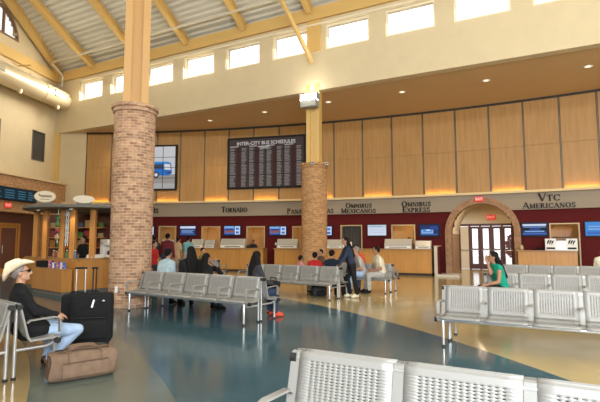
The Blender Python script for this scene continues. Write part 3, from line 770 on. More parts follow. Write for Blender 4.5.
# ------------------------------------------------------------------ serif lettering on the band
def glyph(ch):
    T, S, sw = .20, .078, .26       # thick, thin, serif width
    out = []
    def ln(x0, y0, x1, y1, w):
        d = Vector((x1-x0, y1-y0)); n = Vector((-d.y, d.x)).normalized()
        if abs(d.y) > .3*abs(d.x): n = Vector((1, 0))            # keep stems horizontal-cut
        out.append([(x0-n.x*w/2, y0-n.y*w/2), (x1-n.x*w/2, y1-n.y*w/2), (x1+n.x*w/2, y1+n.y*w/2), (x0+n.x*w/2, y0+n.y*w/2)])
    def sf(x, y, w=sw): yy = y+S/2 if y < .5 else y-S/2; out.append([(x-w/2, yy-S/2), (x+w/2, yy-S/2), (x+w/2, yy+S/2), (x-w/2, yy+S/2)])
    def stem(x, w=T): ln(x, 0, x, 1, w); sf(x, 0, w+.14); sf(x, 1, w+.14)
    def bow(cx, cy, rx, ry, a0, a1, n=14, tv=T, th=S):
        P = []
        for i in range(n+1):
            a = R(a0+(a1-a0)*i/n); k = abs(cos(a)); w = th+(tv-th)*k
            P.append(((cx+(rx)*cos(a), cy+ry*sin(a)), (cx+(rx-w)*cos(a), cy+(ry-w)*sin(a))))
        for (a, b), (c, d) in zip(P, P[1:]): out.append([a, c, d, b])
    w = .8
    if ch == 'A': ln(.06, 0, .40, 1, S*1.2); ln(.42, 1, .76, 0, T); ln(.18, .36, .62, .36, S); sf(.06, 0, .22); sf(.77, 0, .28); w = .86
    elif ch == 'B': stem(.16); bow(.3, .75, .30, .25, -90, 90); bow(.3, .26, .36, .27, -90, 90); ln(.16, S/2, .34, S/2, S); ln(.16, 1-S/2, .34, 1-S/2, S); ln(.16, .51, .34, .51, S); w = .72
    elif ch == 'C': bow(.46, .5, .44, .51, 45, 315); ln(.78, .72, .78, .96, S*1.1); ln(.78, .06, .78, .22, S); w = .86
    elif ch == 'D': stem(.16); bow(.32, .5, .46, .5, -90, 90); ln(.16, S/2, .34, S/2, S); ln(.16, 1-S/2, .34, 1-S/2, S); w = .85
    elif ch == 'E': stem(.16); ln(.16, S/2, .60, S/2, S); ln(.16, 1-S/2, .58, 1-S/2, S); ln(.16, .5, .48, .5, S); ln(.58, .8, .58, 1, S); ln(.60, 0, .60, .22, S); ln(.48, .4, .48, .6, S); w = .70
    elif ch == 'I': stem(.18); w = .38
    elif ch == 'M': ln(.14, 0, .14, 1, S*1.2); ln(.16, 1, .47, .05, T); ln(.47, .05, .80, 1, S*1.1); ln(.82, 0, .82, 1, T); sf(.14, 0, .22); sf(.82, 0, .28); sf(.12, 1, .2); sf(.86, 1, .2); w = 1.0
    elif ch == 'N': ln(.13, 0, .13, 1, S*1.2); ln(.15, 1, .68, .0, T); ln(.70, 0, .70, 1, S*1.2); sf(.13, 0, .22); sf(.70, 1, .24); sf(.10, 1, .2); w = .86
    elif ch == 'O': bow(.46, .5, .44, .51, 0, 360, 26); w = .92
    elif ch == 'P': stem(.16); bow(.32, .73, .32, .27, -90, 90); ln(.16, 1-S/2, .34, 1-S/2, S); ln(.16, .47, .34, .47, S); w = .70
    elif ch == 'R': stem(.16); bow(.32, .73, .31, .27, -90, 90); ln(.16, 1-S/2, .34, 1-S/2, S); ln(.16, .47, .34, .47, S); ln(.36, .48, .70, 0, T); sf(.73, 0, .22); w = .82
    elif ch == 'S': bow(.34, .745, .27, .255, 30, 270); bow(.34, .255, .30, .265, -150, 90); ln(.57, .72, .57, .96, S); ln(.07, .04, .07, .28, S); w = .68
    elif ch == 'T': ln(.38, 0, .38, 1, T); sf(.38, 0, .32); ln(.04, 1-S/2, .72, 1-S/2, S*1.2); ln(.06, .76, .06, 1, S); ln(.70, .76, .70, 1, S); w = .76
    elif ch == 'U': ln(.15, .3, .15, 1, T); sf(.15, 1, .3); ln(.68, .3, .68, 1, S*1.2); sf(.68, 1, .24); bow(.40, .33, .33, .35, 180, 360); w = .84
    elif ch == 'V': ln(.08, 1, .40, 0, T); ln(.42, 0, .74, 1, S*1.2); sf(.08, 1, .30); sf(.74, 1, .22); w = .80
    elif ch == 'X': ln(.10, 1, .66, 0, T); ln(.10, 0, .66, 1, S*1.2); sf(.1, 0, .22); sf(.66, 0, .28); sf(.1, 1, .28); sf(.66, 1, .22); w = .78
    return out, w
def sign(lb, s0, s1, rows):
    """rows: (text, s start, s end, z baseline, height of small caps)"""
    s = (s0+s1)/2
    t = thing('company_sign', lb, 'sign', W(s, rows[-1][3], .13), -ang(s), 'bus company names on the counter band')
    zb = rows[-1][3]
    for txt, a, b, z, hh in rows:
        tot = 0; lay = []; first = True
        for ch in txt:
            if ch == ' ': tot += .4; first = True; continue
            gl, gw = glyph(ch); sc_ = 1.28 if first else 1.0; first = False
            lay.append((gl, tot, sc_)); tot += gw*sc_+.05
        kx = (b-a)/tot
        for gl, x, sc_ in lay:
            bm = NB()
            for i, poly in enumerate(gl):
                q = [((a-s)+(x+px*sc_)*kx, z-zb+pz*sc_*hh) for px, pz in poly]
                ar = sum(q[i][0]*q[(i+1)%len(q)][1]-q[(i+1)%len(q)][0]*q[i][1] for i in range(len(q)))
                if abs(ar) < 1e-7: continue
                prism(bm, q, -.03-.0003*i, .02)
            part('letter', bm, M_letter, t)
sign('bronze serif letters OS on the band beside the large left brick column', -8.3, -7.76, [('OS', -8.22, -7.74, 2.99, .25)])
sign('bronze serif letters TORNADO on the band above the left counter', -4.24, -2.81, [('TORNADO', -4.22, -2.78, 2.99, .24)])
sign('bronze serif letters PANAMERICANAS on the band, interrupted by the farther brick column', -.64, 1.8, [('PANAMERICANAS', -.64, 1.78, 2.87, .21)])
sign('bronze serif letters OMNIBUS MEXICANOS on the band above the dark doorway', 2.15, 3.87, [('OMNIBUS', 2.38, 3.68, 3.09, .19), ('MEXICANOS', 2.15, 3.87, 2.84, .19)])
sign('bronze serif letters OMNIBUS EXPRESS on the band left of the arch', 5.1, 6.4, [('OMNIBUS', 5.08, 6.41, 3.08, .20), ('EXPRESS', 5.12, 6.37, 2.82, .20)])
sign('bronze serif letters VTC AMERICANOS on the band at the right', 10.18, 12.05, [('VTC', 10.74, 11.55, 3.13, .25), ('AMERICANOS', 10.16, 12.07, 2.84, .20)])

# ------------------------------------------------------------------ ticket counters and what stands on them
def counter(s0, s1, o0, o1, h, lb):
    s = (s0+s1)/2
    t = thing('ticket_counter', lb, 'counter', W(s), -ang(s), 'ticket counters'); mi = t.matrix_basis.inverted() if False else None
    T = (Matrix.Translation(W(s)) @ Matrix.Rotation(-ang(s), 4, 'Z')).inverted()
    def loc(bm): bm.transform(T); return bm
    n = max(2, round((s1-s0)/1.3))
    bm = NB(); arcbox(bm, s0+.02, s1-.02, 0.002, .10, o0+.02, o1-.06); part('plinth', loc(bm), M_dark, t)
    bm = NB(); arcbox(bm, s0, s1, .10, h-.05, o1-.05, o1-.02); arcbox(bm, s0, s0+.04, .10, h-.05, o0, o1-.05); arcbox(bm, s1-.04, s1, .10, h-.05, o0, o1-.05); part('carcass', loc(bm), M_counter, t)
    for i in range(n):
        a, b = s0+(s1-s0)*i/n, s0+(s1-s0)*(i+1)/n
        bm = NB(); arcbox(bm, a+.006, b-.006, .12, h-.06, o1-.02, o1); part('front_panel', loc(bm), M_counter, t)
    bm = NB(); arcbox(bm, s0-.03, s1+.03, h-.05, h, o0, o1+.06); part('worktop', loc(bm), M_counter_top, t)
    return t
counter(-11.5, -8.2, .35, 1.0, 1.15, 'wooden ticket counter mostly hidden behind the large left brick column')
counter(-7.9, -1.62, .35, 1.0, 1.15, 'long wooden ticket counter under the TORNADO lettering')
counter(-1.02, 2.42, .35, 1.0, 1.15, 'wooden ticket counter behind the farther brick column')
counter(2.80, 6.50, .35, 1.0, 1.15, 'wooden ticket counter under the OMNIBUS EXPRESS lettering')
counter(9.95, 12.03, .35, 1.0, 1.13, 'wooden ticket counter under the VTC AMERICANOS lettering')
def wallbox(s, off):
    return W(s, 0, off), -ang(s)
p, rz = wallbox(6.74, .7); t = thing('counter_end_partition', 'pale maroon-edged end partition at the right end of the counter by the arch', 'partition', p, rz)
bpart('panel', M_boxpale, t, -.12, .02, -.36, .34, 0.002, 1.27, bev=.01); bpart('side_face', M_red, t, .021, .10, -.33, .33, 0.002, 1.25); bpart('cap', M_frame, t, -.13, .11, -.37, .35, 1.27, 1.30)
bm = NB(); box(bm, -.25, .7, -.5, .5, 0.001, .09); tb = None  # pale slab painted in for the light falling on the floor
p, rz = wallbox(6.95, .75); o = part('floor_light_patch', bm, M_boxpale, None, loc=p, rot=(0,0,rz)); tag(o, 'low pale slab standing in for the light patch on the floor by the arch', 'plinth')
def printer(s, w, h, off, lb, kind=0):
    t = thing('counter_screen', lb, 'counter screen', W(s, 1.152 if s < 9 else 1.132, off), -ang(s), 'pale screens standing on the ticket counters')
    bm = NB(); prism(bm, [(-.16, 0), (.14, 0), (.14, h), (-.02, h), (-.16, h*.35)], -w/2, w/2, plane='yz'); part('housing', bm, M_boxpale if kind != 1 else M_silver, t)
    bm = NB(); prism(bm, [(-.168, h*.36), (-.03, h*.97), (-.024, h*.97), (-.162, h*.36)], -w/2+.05, w/2-.05, plane='yz'); part('sloping_face', bm, M_silver, t)
    bm = NB(); box(bm, -w/2+.04, w/2-.04, -.168, -.16, h*.06, h*.28); part('front_label', bm, M_paper, t)
    bm = NB(); box(bm, -w*.32, w*.32, -.171, -.1685, h*.13, h*.2); part('lettering_strip', bm, K['charcoal'], t)
    return t
printer(-6.9, .62, .42, .66, 'pale counter screen behind the maroon standing person on the left counter')
printer(-5.26, .62, .44, .68, 'wide pale counter screen right of the person in teal')
printer(-4.58, .52, .40, .68, 'small pale counter screen next to the first lit ticket opening')
printer(-3.32, 1.30, .46, .68, 'long pale counter screen below the TORNADO advert screen')
printer(-.42, 1.05, .45, .68, 'grey counter screen just left of the farther brick column', 1)
printer(1.96, .80, .42, .68, 'grey counter screen just right of the farther brick column', 1)
printer(5.00, 1.22, .44, .68, 'long silver counter screen under the lit opening left of the arch', 1)
printer(6.12, .68, .36, .68, 'short pale counter screen nearest the arch')
# small sheets of paper taped in the dark doorway, items on the counters
for ds, lb in ((2.52, 'left white paper notice standing on counter before dark doorway'), (2.80, 'right white paper notice standing on counter before dark doorway')):
    t = thing('paper_notice', lb, 'notice', W(ds-.1, 1.152, .70), -ang(ds), 'paper notices at the dark doorway')
    bm = NB(); box(bm, -.11, .11, 0, .004, 0, .30); part('sheet', bm, M_paper, t); bm = NB(); box(bm, -.11, .11, 0, .08, 0, .006); part('stand', bm, M_paper, t)
t = thing('counter_screen', 'wide counter display with two white printed panels under VTC AMERICANOS lettering', 'counter screen', W(11.49, 1.132, .68), -ang(11.49), 'pale screens standing on the ticket counters')
bm = NB(); box(bm, -.55, .55, 0, .2, 0, .38, bev=.01); part('housing', bm, M_silver, t)
for sx in (-.36, .36):
    bm = NB(); box(bm, sx-.19, sx+.19, -.012, 0, 0.0, .46); pn = part('printed_panel', bm, M_white, t)
    bm = NB()
    for k in range(3):
        pts = []; 
        for i in range(9):
            u = i/8; pts.append((sx-.10+k*.07+.06*u*u, .24+.18*u-.02*k))
        for (a, b), (c, d) in zip(pts, pts[1:]):
            ww = .028*sin(PI*min(.98, max(.05, (b-.22)/.22)))+.004
            quad(bm, [(a-ww, -.0135, b), (c-ww, -.0135, d), (c+ww, -.0135, d), (a+ww, -.0135, b)])
    box(bm, sx-.15, sx+.15, -.0135, -.0125, .05, .12)
    part('leaf_emblem', bm, K['charcoal'], pn)
bm = NB(); lathe(bm, [(0.001, 0), (.07, 0), (.075, .1), (.06, .16), (.045, .2), (.02, .21), (.001, .21)], 20); part('jar', bm, M_frame, None)
o = bpy.data.objects['jar']; o.location = W(10.08, 1.132, .7); tag(o, 'small jar standing at the left end of the VTC AMERICANOS counter', 'jar')
def phone(s, lb):
    t = thing('desk_phone', lb, 'phone', W(s, 1.152 if s < 9 else 1.132, .62), -ang(s), 'dark phones on the counters')
    bm = NB(); prism(bm, [(-.1, 0), (.1, 0), (.1, .1), (-.1, .04)], -.1, .1, plane='yz'); part('base', bm, M_black, t)
    bm = NB(); tube(bm, [(-.07, -.08, .08), (-.07, -.05, .11), (-.07, .06, .15), (-.07, .09, .13)], .022, 8); part('handset', bm, M_black, t)
phone(10.72, 'dark phone on the VTC AMERICANOS counter left of the display'); phone(-2.5, 'dark phone on the long counter right of its long pale screen')
o = bpart('wall_switch', M_white, None, -.04, .04, -.012, 0, 0, .12, bev=.004); o.location = W(-1.28, 1.3, .001); o.rotation_euler = (0, 0, -ang(-1.28)); tag(o, 'white switch plate on the maroon wall between two counters', 'switch')
# ------------------------------------------------------------------ refreshment kiosk on the left
def wall_between(bm, p, q, t, z0, z1, mi=0, inset=0):
    p, q = Vector(p), Vector(q); d = (q-p).normalized(); n = Vector((d.y, -d.x)) * -1
    p = p+d*inset; q = q-d*inset
    pts = [p, q, q+n*t, p+n*t]
    prism(bm, [(v.x, v.y) for v in pts], z0, z1, mi, 'xy')
KP = [(-9.3, 15.4), (-7.75, 13.95), (-6.30, 12.90), (-5.70, 13.85), (-5.75, 15.6)]
ORG = (-7, 14.5)
def rel(bm): bm.transform(Matrix.Translation((-ORG[0], -ORG[1], 0))); return bm
kt = thing('refreshment_kiosk', 'oak refreshment kiosk with posts and round grey canopy left of the large brick column', 'kiosk', (*ORG, 0))
for a, b in zip(KP, KP[1:]):
    bm = NB(); wall_between(bm, a, b, .04, .12, .95, inset=.004); part('front_panel', rel(bm), M_kiosk, kt)
    bm = NB(); wall_between(bm, a, b, .5, .95, 1.0, inset=.25); part('countertop', rel(bm), M_counter_top, kt)
    bm = NB(); wall_between(bm, Vector(a)+Vector((0, .05)), Vector(b)+Vector((0, .05)), .03, .002, .12, inset=.06); part('plinth', rel(bm), M_canopy, kt)
bm = NB(); lathe(bm, [(0.01, 2.44), (1.86, 2.44), (1.92, 2.46), (1.92, 2.53), (1.86, 2.55), (.01, 2.57)], 56, c=(-6.75, 14.75)); part('canopy', rel(bm), M_canopy, kt, smooth=40)
for x, y, w in ((-7.78, 14.02, .14), (-7.12, 13.75, .13), (-6.66, 13.45, .15), (-6.12, 13.55, .15), (-8.55, 14.85, .14), (-5.98, 15.3, .14), (-7.9, 16.1, .14)):
    bm = NB(); box(bm, x-w/2, x+w/2, y-w/2, y+w/2, .955 if y < 15.35 else .002, 2.44, bev=.01); part('post', rel(bm), M_kiosk, kt)
bm = NB(); wall_between(bm, (-9.2, 16.4), (-5.9, 16.4), .08, .002, 2.44); part('back_panel', rel(bm), M_wdoor, kt)
for z in (1.25, 1.6, 1.95):
    bm = NB(); wall_between(bm, (-8.9, 16.0), (-6.9, 16.0), .39, z, z+.03); part('back_shelf', rel(bm), M_kiosk, kt)
for x, y in ((-6.6, 13.15), (-7.8, 13.6), (-5.6, 14.1)):
    bm = NB(); lathe(bm, [(.05, 2.40), (.06, 2.439)], 16, c=(x, y)); lathe(bm, [(.001, 2.405), (.05, 2.405)], 16, c=(x, y), mi=1); part('canopy_lamp', rel(bm), [M_white, M_lamp2], kt)
    l = bpy.data.lights.new('kiosk_spot', 'SPOT'); l.energy = 28; l.color = (1, .75, .42); l.spot_size = R(120); l.spot_blend = .6; l.shadow_soft_size = .05
    o = bpy.data.objects.new('kiosk_spot', l); COL.objects.link(o); o.location = (x, y, 2.39)
area('kiosk_glow', (-7.2, 15.2, 2.42), 1.2, 12, (1, .72, .40), (0, 0, 0))
# low display counter in front
P1, P2 = Vector((-7.95, 13.70)), Vector((-6.42, 12.42))
dt = thing('display_counter', 'low oak display counter with dark plinth in front of the kiosk', 'counter', (-7.2, 13.1, 0), 0)
def rel2(bm): bm.transform(Matrix.Translation((7.2, -13.1, 0))); return bm
bm = NB(); wall_between(bm, P1, P2, .28, .12, .72); part('carcass', rel2(bm), M_kiosk, dt)
bm = NB(); wall_between(bm, P1+Vector((.03,.03)), P2+Vector((-.0,.05)), .22, .002, .12); part('plinth', rel2(bm), M_canopy, dt)
bm = NB(); wall_between(bm, P1, P2, .29, .72, .74, inset=-.02); part('worktop', rel2(bm), M_counter_top, dt)
dd = (P2-P1).normalized(); dn = Vector((-dd.y, dd.x))*1
ddr = math.atan2(dd.y, dd.x)
t = thing('display_bin', 'open black bin at the left end of the low display counter', 'bin', (*(P1+dd*.42+dn*.18), .742), ddr)
bm = NB(); box(bm, -.30, .30, -.13, .13, 0, .015); box(bm, -.30, .30, -.13, -.115, .015, .18); box(bm, -.30, .30, .115, .13, .015, .18); box(bm, -.30, -.285, -.115, .115, .015, .18); box(bm, .285, .30, -.115, .115, .015, .18); part('tray', bm, M_black, t)
cols = [('pink', K['pink'], 'pink'), ('blue', mat('pack_blue', (.08, .14, .45), .5), 'blue'), ('white', M_paper, 'white'), ('purple', mat('pack_purple', (.20, .06, .30), .5), 'purple')]
for i in range(8):
    nm, m, cn = cols[(i*3) % 4] if i else cols[0]
    where = ['beside the black bin', 'second from the black bin', 'third from the black bin', 'fourth from the black bin', 'fourth from the right end', 'third from the right end', 'second from the right end', 'at the right end'][i]
    p = P1+dd*(.82+.135*i)+dn*.16; h = random.uniform(.12, .2)
    t = thing('snack_packet', cn+' snack packet lying on the low display counter, '+where, 'packet', (*p, .742), ddr+random.uniform(-.1, .1), 'snack packets on the display counter')
    bm = NB(); r = h/2
    prism(bm, [(-.055, 0), (.055, 0), (.055, .02), (.045, h*.5), (.05, h-.02), (.06, h), (-.06, h), (-.05, h-.02), (-.045, h*.5), (-.055, .02)], -.03, .03); part('bag', bm, m, t)
    bm = NB(); box(bm, -.025, .025, -.033, -.03, h*.35, h*.5); part('print', bm, M_paper if cn != 'white' else M_exit, t)
# oval signs on the canopy edge
t = thing('oval_sign', 'oval cream cafe sign with dark script on the kiosk canopy edge', 'sign', (-7.25, 12.95, 2.57), R(18))
def disc(bm, a, b, y0, y1, n=40, cz=0):
    prism(bm, [(a*cos(2*PI*i/n), cz+b*sin(2*PI*i/n)) for i in range(n)], y0, y1)
bm = NB(); disc(bm, .28, .17, -.02, .02, cz=.19); part('board', bm, M_frame, t)
bm = NB(); disc(bm, .26, .15, -.026, -.02, cz=.19); part('face', bm, M_signpale, t)
bm = NB(); tube(bm, [(-.17+.34*i/40, -.03, .20+.035*sin(i*1.05)+(.03 if i < 6 else 0)) for i in range(41)], .008, 5); tube(bm, [(-.12, -.03, .11), (.12, -.03, .11)], .006, 5); part('script', bm, K['brown'], t)
bm = NB(); box(bm, -.2, .2, -.015, .015, -.02, .06); part('mount', bm, M_canopy, t)
t = thing('oval_sign', 'plain oval cream sign on the canopy between kiosk sign and large brick column', 'sign', (-6.18, 13.02, 2.56), R(24))
bm = NB(); disc(bm, .28, .11, -.02, .02, cz=.13); part('board', bm, M_signpale, t); bm = NB(); box(bm, -.2, .2, -.015, .015, -.02, .06); part('mount', bm, M_canopy, t)
# goods on the kiosk counter and shelves
gm = [mat('goods_'+n, c, .4) for n, c in (('amber', (.28, .13, .03)), ('lime', (.06, .16, .04)), ('crimson', (.22, .03, .03)), ('sky', (.07, .12, .22)), ('straw', (.34, .26, .12)))]
gn = ['amber', 'green', 'red', 'blue', 'yellow']
e1 = Vector(KP[2])-Vector(KP[1]); 
for i in range(9):
    f = .06+i*.088; p = Vector(KP[1])+e1*f+Vector((.12, .20))
    if i in (4, ): p += Vector((.02, .1))
    nm = gn[(i*2+i//4) % 5]; m = gm[(i*2+i//4) % 5]
    t = thing('drink_bottle', nm+' bottle on the kiosk counter, %s' % ['leftmost of the row','second from the left','third from the left','fourth from the left','set back in the middle of the row','fourth from the right','third from the right','second from the right','rightmost of the row'][i], 'bottle', (*p, 1.002), 0, 'bottles on the kiosk counter')
    hh = random.uniform(.16, .26); bm = NB(); lathe(bm, [(.001, 0), (.04, 0), (.042, .02), (.042, hh*.6), (.018, hh*.8), (.016, hh*.9), (.001, hh*.9)], 14); part('body', bm, m, t, smooth=40)
    bm = NB(); lathe(bm, [(.02, hh*.9), (.02, hh), (.001, hh)], 12); part('cap', bm, M_white, t)
for j, z in enumerate((1.282, 1.632, 1.982)):
    for i in range(8):
        nm = gn[(i+j*2) % 5]
        t = thing('snack_box', '%s snack box on the %s kiosk back shelf, %s' % (nm, ['lowest', 'middle', 'top'][j], ['leftmost', 'second from left', 'third from left', 'fourth from left', 'fourth from right', 'third from right', 'second from right', 'rightmost'][i]), 'box', (-8.7+i*.24, 16.18, z), 0, 'snack boxes on the kiosk shelves')
        bm = NB(); box(bm, -.09, .09, -.06, .06, 0, random.uniform(.14, .26), bev=.006); part('carton', bm, gm[(i+j*2) % 5], t)
t = thing('coffee_machine', 'white coffee machine on the kiosk counter next to the large brick column', 'machine', (-5.98, 14.35, 1.002), R(60))
bm = NB(); box(bm, -.16, .16, -.14, .2, 0, .06, bev=.01); box(bm, -.16, .16, .04, .2, .06, .48, bev=.01); box(bm, -.16, .16, -.14, .2, .36, .55, bev=.015); part('housing', bm, M_white, t)
bm = NB(); lathe(bm, [(.001, .07), (.06, .07), (.07, .14), (.05, .2), (.001, .2)], 16, c=(0, -.05)); part('jug', bm, M_black, t)
t = thing('napkin_stack', 'heap of white papers on the kiosk counter right of the attendant', 'papers', (-6.10, 13.72, 1.002), R(50))
bm = NB()
for k in range(7): box(bm, -.2+.012*random.uniform(-2, 2), .2, -.14, .14+.01*random.uniform(-2, 2), k*.014, k*.014+.012, 0, Matrix.Rotation(random.uniform(-.2, .2), 4, 'Z'))
part('sheets', bm, M_paper, t)
t = thing('hanging_display', 'green goods hanging on a strip below the kiosk canopy', 'goods', (-7.17, 13.55, 1.45), 0)
bm = NB(); box(bm, -.012, .012, -.004, .004, 0, .99); part('strip', bm, M_paper, t)
for k, (z, m) in enumerate(((.74, gm[1]), (.55, gm[1]), (.36, gm[2]), (.16, gm[4]))):
    bm = NB(); ell(bm, (0, -.03, z), (.075, .03, .085), n=10, m=6); part('packet', bm, m, t, smooth=True)
for i, (x, y) in enumerate(((-6.95, 13.6), (-6.85, 13.52))):
    t = thing('hanging_strip', 'pale strip of goods hanging from the kiosk canopy, %s of two' % ['left', 'right'][i], 'goods', (x, y, 1.35), 0, 'pale hanging strips')
    bm = NB(); box(bm, -.012, .012, -.004, .004, 0, 1.09); part('strip', bm, M_paper, t)
    for k in range(5): bm = NB(); box(bm, -.03, .03, -.02, -.004, .08+.2*k, .2+.2*k, bev=.006); part('packet', bm, M_silver, t)

# overhead monitor with blue text at far left
t = thing('information_monitor', 'dark monitor with blue lines of text high on the left brick wall', 'screen', Lf(4.3, 3.36, .84), LROT+PI/2)
bm = NB(); box(bm, -1.25, 1.75, -.12, .0, 0, .62, bev=.015); part('frame', bm, M_black, t)
bm = NB(); box(bm, -1.2, 1.7, -.124, -.12, .05, .57, 0)
for r in range(4):
    for x0, x1 in ((-1.1, -.5), (-.3, .35), (.5, 1.0), (1.15, 1.55)): box(bm, x0, x1-random.uniform(0, .15), -.126, -.124, .11+r*.11, .155+r*.11, 1)
part('screen', bm, [emat('monitor_back', (.006, .02, .035)), emat('monitor_text', (.04, .16, .24))], t)

# ------------------------------------------------------------------ tandem benches
PITCH = .62; SWD = .56
def shell(profile, nholes, name, m):
    """perforated sheet following a (y,z) profile; slots in a regular grid"""
    # arc-length parametrise
    P = [Vector(p) for p in profile]; d = [0]
    for a, b in zip(P, P[1:]): d.append(d[-1]+(b-a).length)
    def at(u):
        for i in range(len(d)-1):
            if u <= d[i+1]+1e-9: return P[i].lerp(P[i+1], (u-d[i])/(d[i+1]-d[i]))
        return P[-1]
    L = d[-1]; mg0, mg1 = (.085 if len(profile) == 8 else .05), .05
    us = set(d); rows = []
    n = int((L-mg0-mg1)/.0165)
    for k in range(n): a = mg0+k*.0165; rows.append((a+.0055, a+.0108)); us |= {a+.0055, a+.0108}
    us = sorted(u for u in us if not any(r[0]+1e-4 < u < r[1]-1e-4 for r in rows))
    xs = {-SWD/2, SWD/2}; cols_ = []
    for k in range(nholes):
        a = -.215+k*.43/nholes; cols_.append((a+.009, a+.025)); xs |= {a+.009, a+.025}
    xs = sorted(xs)
    bm = NB(); V = [[bm.verts.new((x, *at(u))) for x in xs] for u in us]
    for i in range(len(us)-1):
        um = (us[i]+us[i+1])/2; inr = any(r[0] < um < r[1] for r in rows)
        for j in range(len(xs)-1):
            xm = (xs[j]+xs[j+1])/2
            if inr and any(c[0] < xm < c[1] for c in cols_): continue
            bm.faces.new([V[i][j], V[i][j+1], V[i+1][j+1], V[i+1][j]])
    # side flanges
    bm.normal_update()
    me = finish(name, bm, m, smooth=40)
    o = bpy.data.objects.new('tmp', me); COL.objects.link(o); s = o.modifiers.new('s', 'SOLIDIFY'); s.thickness = .004; s.offset = 0
    dg = bpy.context.evaluated_depsgraph_get(); dg.update(); me2 = bpy.data.meshes.new_from_object(o.evaluated_get(dg)); me2.name = name
    bpy.data.objects.remove(o); return me2
BACKP = [(-.012, .805), (-.018, .820), (-.034, .826), (-.050, .818), (-.060, .79), (-.105, .60), (-.140, .475), (-.150, .452)]
SEATP = [(-.152, .448), (-.172, .425), (-.21, .408), (-.27, .402), (-.36, .412), (-.44, .425), (-.475, .424), (-.495, .41), (-.50, .39)]
me_back = shell(BACKP, 13, 'backrest', M_bench); me_seat = shell(SEATP, 13, 'seat', M_bench)
def mesh_of(fn, mats, name, smooth=40): bm = NB(); fn(bm); return finish(name, bm, mats, smooth)
def f_arm(bm):
    pts = [(0, -.125, .60), (0, -.16, .625), (0, -.40, .635), (0, -.455, .625), (0, -.478, .59), (0, -.480, .46)]
    for (a, b) in zip(pts, pts[1:]): pass
    prev = None
    for i, p in enumerate(pts):
        t = (Vector(pts[min(i+1, 5)])-Vector(pts[max(i-1, 0)])).normalized(); n = Vector((0, -t.z, t.y))
        v = [bm.verts.new(Vector(p)+Vector((sx*.022, 0, 0))+n*sy*.007) for sx, sy in ((-1,-1),(1,-1),(1,1),(-1,1))]
        if prev:
            for k in range(4): bm.faces.new([prev[k], prev[(k+1)%4], v[(k+1)%4], v[k]])
        else: bm.faces.new(v[::-1])
        prev = v
    bm.faces.new(prev)
me_arm = mesh_of(f_arm, M_bench, 'armrest')
def f_leg(bm): tube(bm, [(0, -.455, .012), (0, -.455, .36), (0, -.44, .385)], .021, 12)
me_leg = mesh_of(f_leg, M_tube, 'leg')
def f_foot(bm): tube(bm, [(0, -.455, 0), (0, -.455, .03)], .027, 12)
me_foot = mesh_of(f_foot, M_cap, 'foot')
def f_post(bm): tube(bm, [(0, -.04, .012), (0, -.04, .80)], .019, 12)
me_post = mesh_of(f_post, M_tube, 'post')
def f_pfoot(bm): tube(bm, [(0, -.04, 0), (0, -.04, .03)], .025, 12)
me_pfoot = mesh_of(f_pfoot, M_cap, 'post_foot')
def f_cross(bm): tube(bm, [(0, -.04, .31), (0, -.36, .31), (0, -.42, .325), (0, -.45, .345)], .019, 10)
me_cross = mesh_of(f_cross, M_tube, 'crossbar')
def f_div(bm): prism(bm, [(-.016, .824), (-.05, .82), (-.145, .46), (-.17, .42), (-.46, .42), (-.49, .40), (-.46, .395), (-.16, .395), (-.125, .45), (-.04, .78)], -.028, .028, plane='yz')
me_div = mesh_of(f_div, M_bench, 'spacer_plate', None)
def f_bolt(bm): tube(bm, [(-.02, -.04, .785), (.02, -.04, .785)], .032, 14)
me_bolt = mesh_of(f_bolt, M_cap, 'bolt_cap')
def f_bolt2(bm): tube(bm, [(-.02, -.44, .375), (.02, -.44, .375)], .034, 14)
me_bolt2 = mesh_of(f_bolt2, M_cap, 'rail_end_cap')
def bench(lb, loc, rotz, n, sides=(0, 1), group='back to back tandem benches'):
    """origin on the floor at the middle of the unit; side 0 faces local -y"""
    t = thing('tandem_bench', lb, 'bench', (loc[0], loc[1], 0), rotz, group)
    L = n*PITCH
    for sd in sides:
        rot = (0, 0, PI*sd)
        def put(name, me, x, par=t): return link(name, me, par, (x, 0, 0), rot)
        for i in range(n):
            x = -L/2+PITCH*(i+.5); put('seat', me_seat, x); put('backrest', me_back, x)
        for i in range(n+1):
            x = -L/2+PITCH*i; put('armrest', me_arm, x); put('spacer_plate', me_div, x)
        for sx in (-1, 1):
            x = sx*(L/2-.06)
            lg = put('leg', me_leg, x); link('foot', me_foot, lg)
            ps = put('post', me_post, x); link('post_foot', me_pfoot, ps); put('crossbar', me_cross, x)
            put('bolt_cap', me_bolt, sx*(L/2+.014)); put('rail_end_cap', me_bolt2, sx*(L/2+.045))
        bm = NB(); tube(bm, [(-L/2-.03, -.44, .375), (L/2+.03, -.44, .375)], .026, 12); part('seat_rail', bm, M_tube, t, smooth=40, rot=rot)
        bm = NB(); tube(bm, [(-L/2-.02, -.04, .785), (L/2+.02, -.04, .785)], .020, 10); part('top_rail', bm, M_tube, t, smooth=40, rot=rot)
    return t
def bench_at(lb, end, rotz, n, left=True, kx=1., **k):
    """end = floor point of the outermost left (or right) end"""
    d = Vector((cos(rotz), sin(rotz))); L = n*PITCH*kx
    c = Vector(end)+d*(L/2 if left else -L/2); t = bench(lb, c, rotz, n, **k); t.scale = (kx, 1, 1); return t
RB = -R(27.3)
bench_at('nearest white tandem bench cut off by the bottom edge, perforated backs towards the camera', (.0, 2.93), -R(28.5), 5, kx=1.04)
bench_at('tandem bench at the right, closer of the two rows behind the nearest bench', (2.22, 7.10), -R(29), 6, kx=.955)
bench_at('tandem bench at the right on which the woman in green sits', (4.02, 9.98), -R(26), 6, kx=.97)
bench_at('farthest tandem bench at the right, in front of the VTC AMERICANOS counter', (5.85, 13.3), -R(25), 5)
d3 = Vector((2.63, -1.72)).normalized(); R3 = math.atan2(d3.y, d3.x)
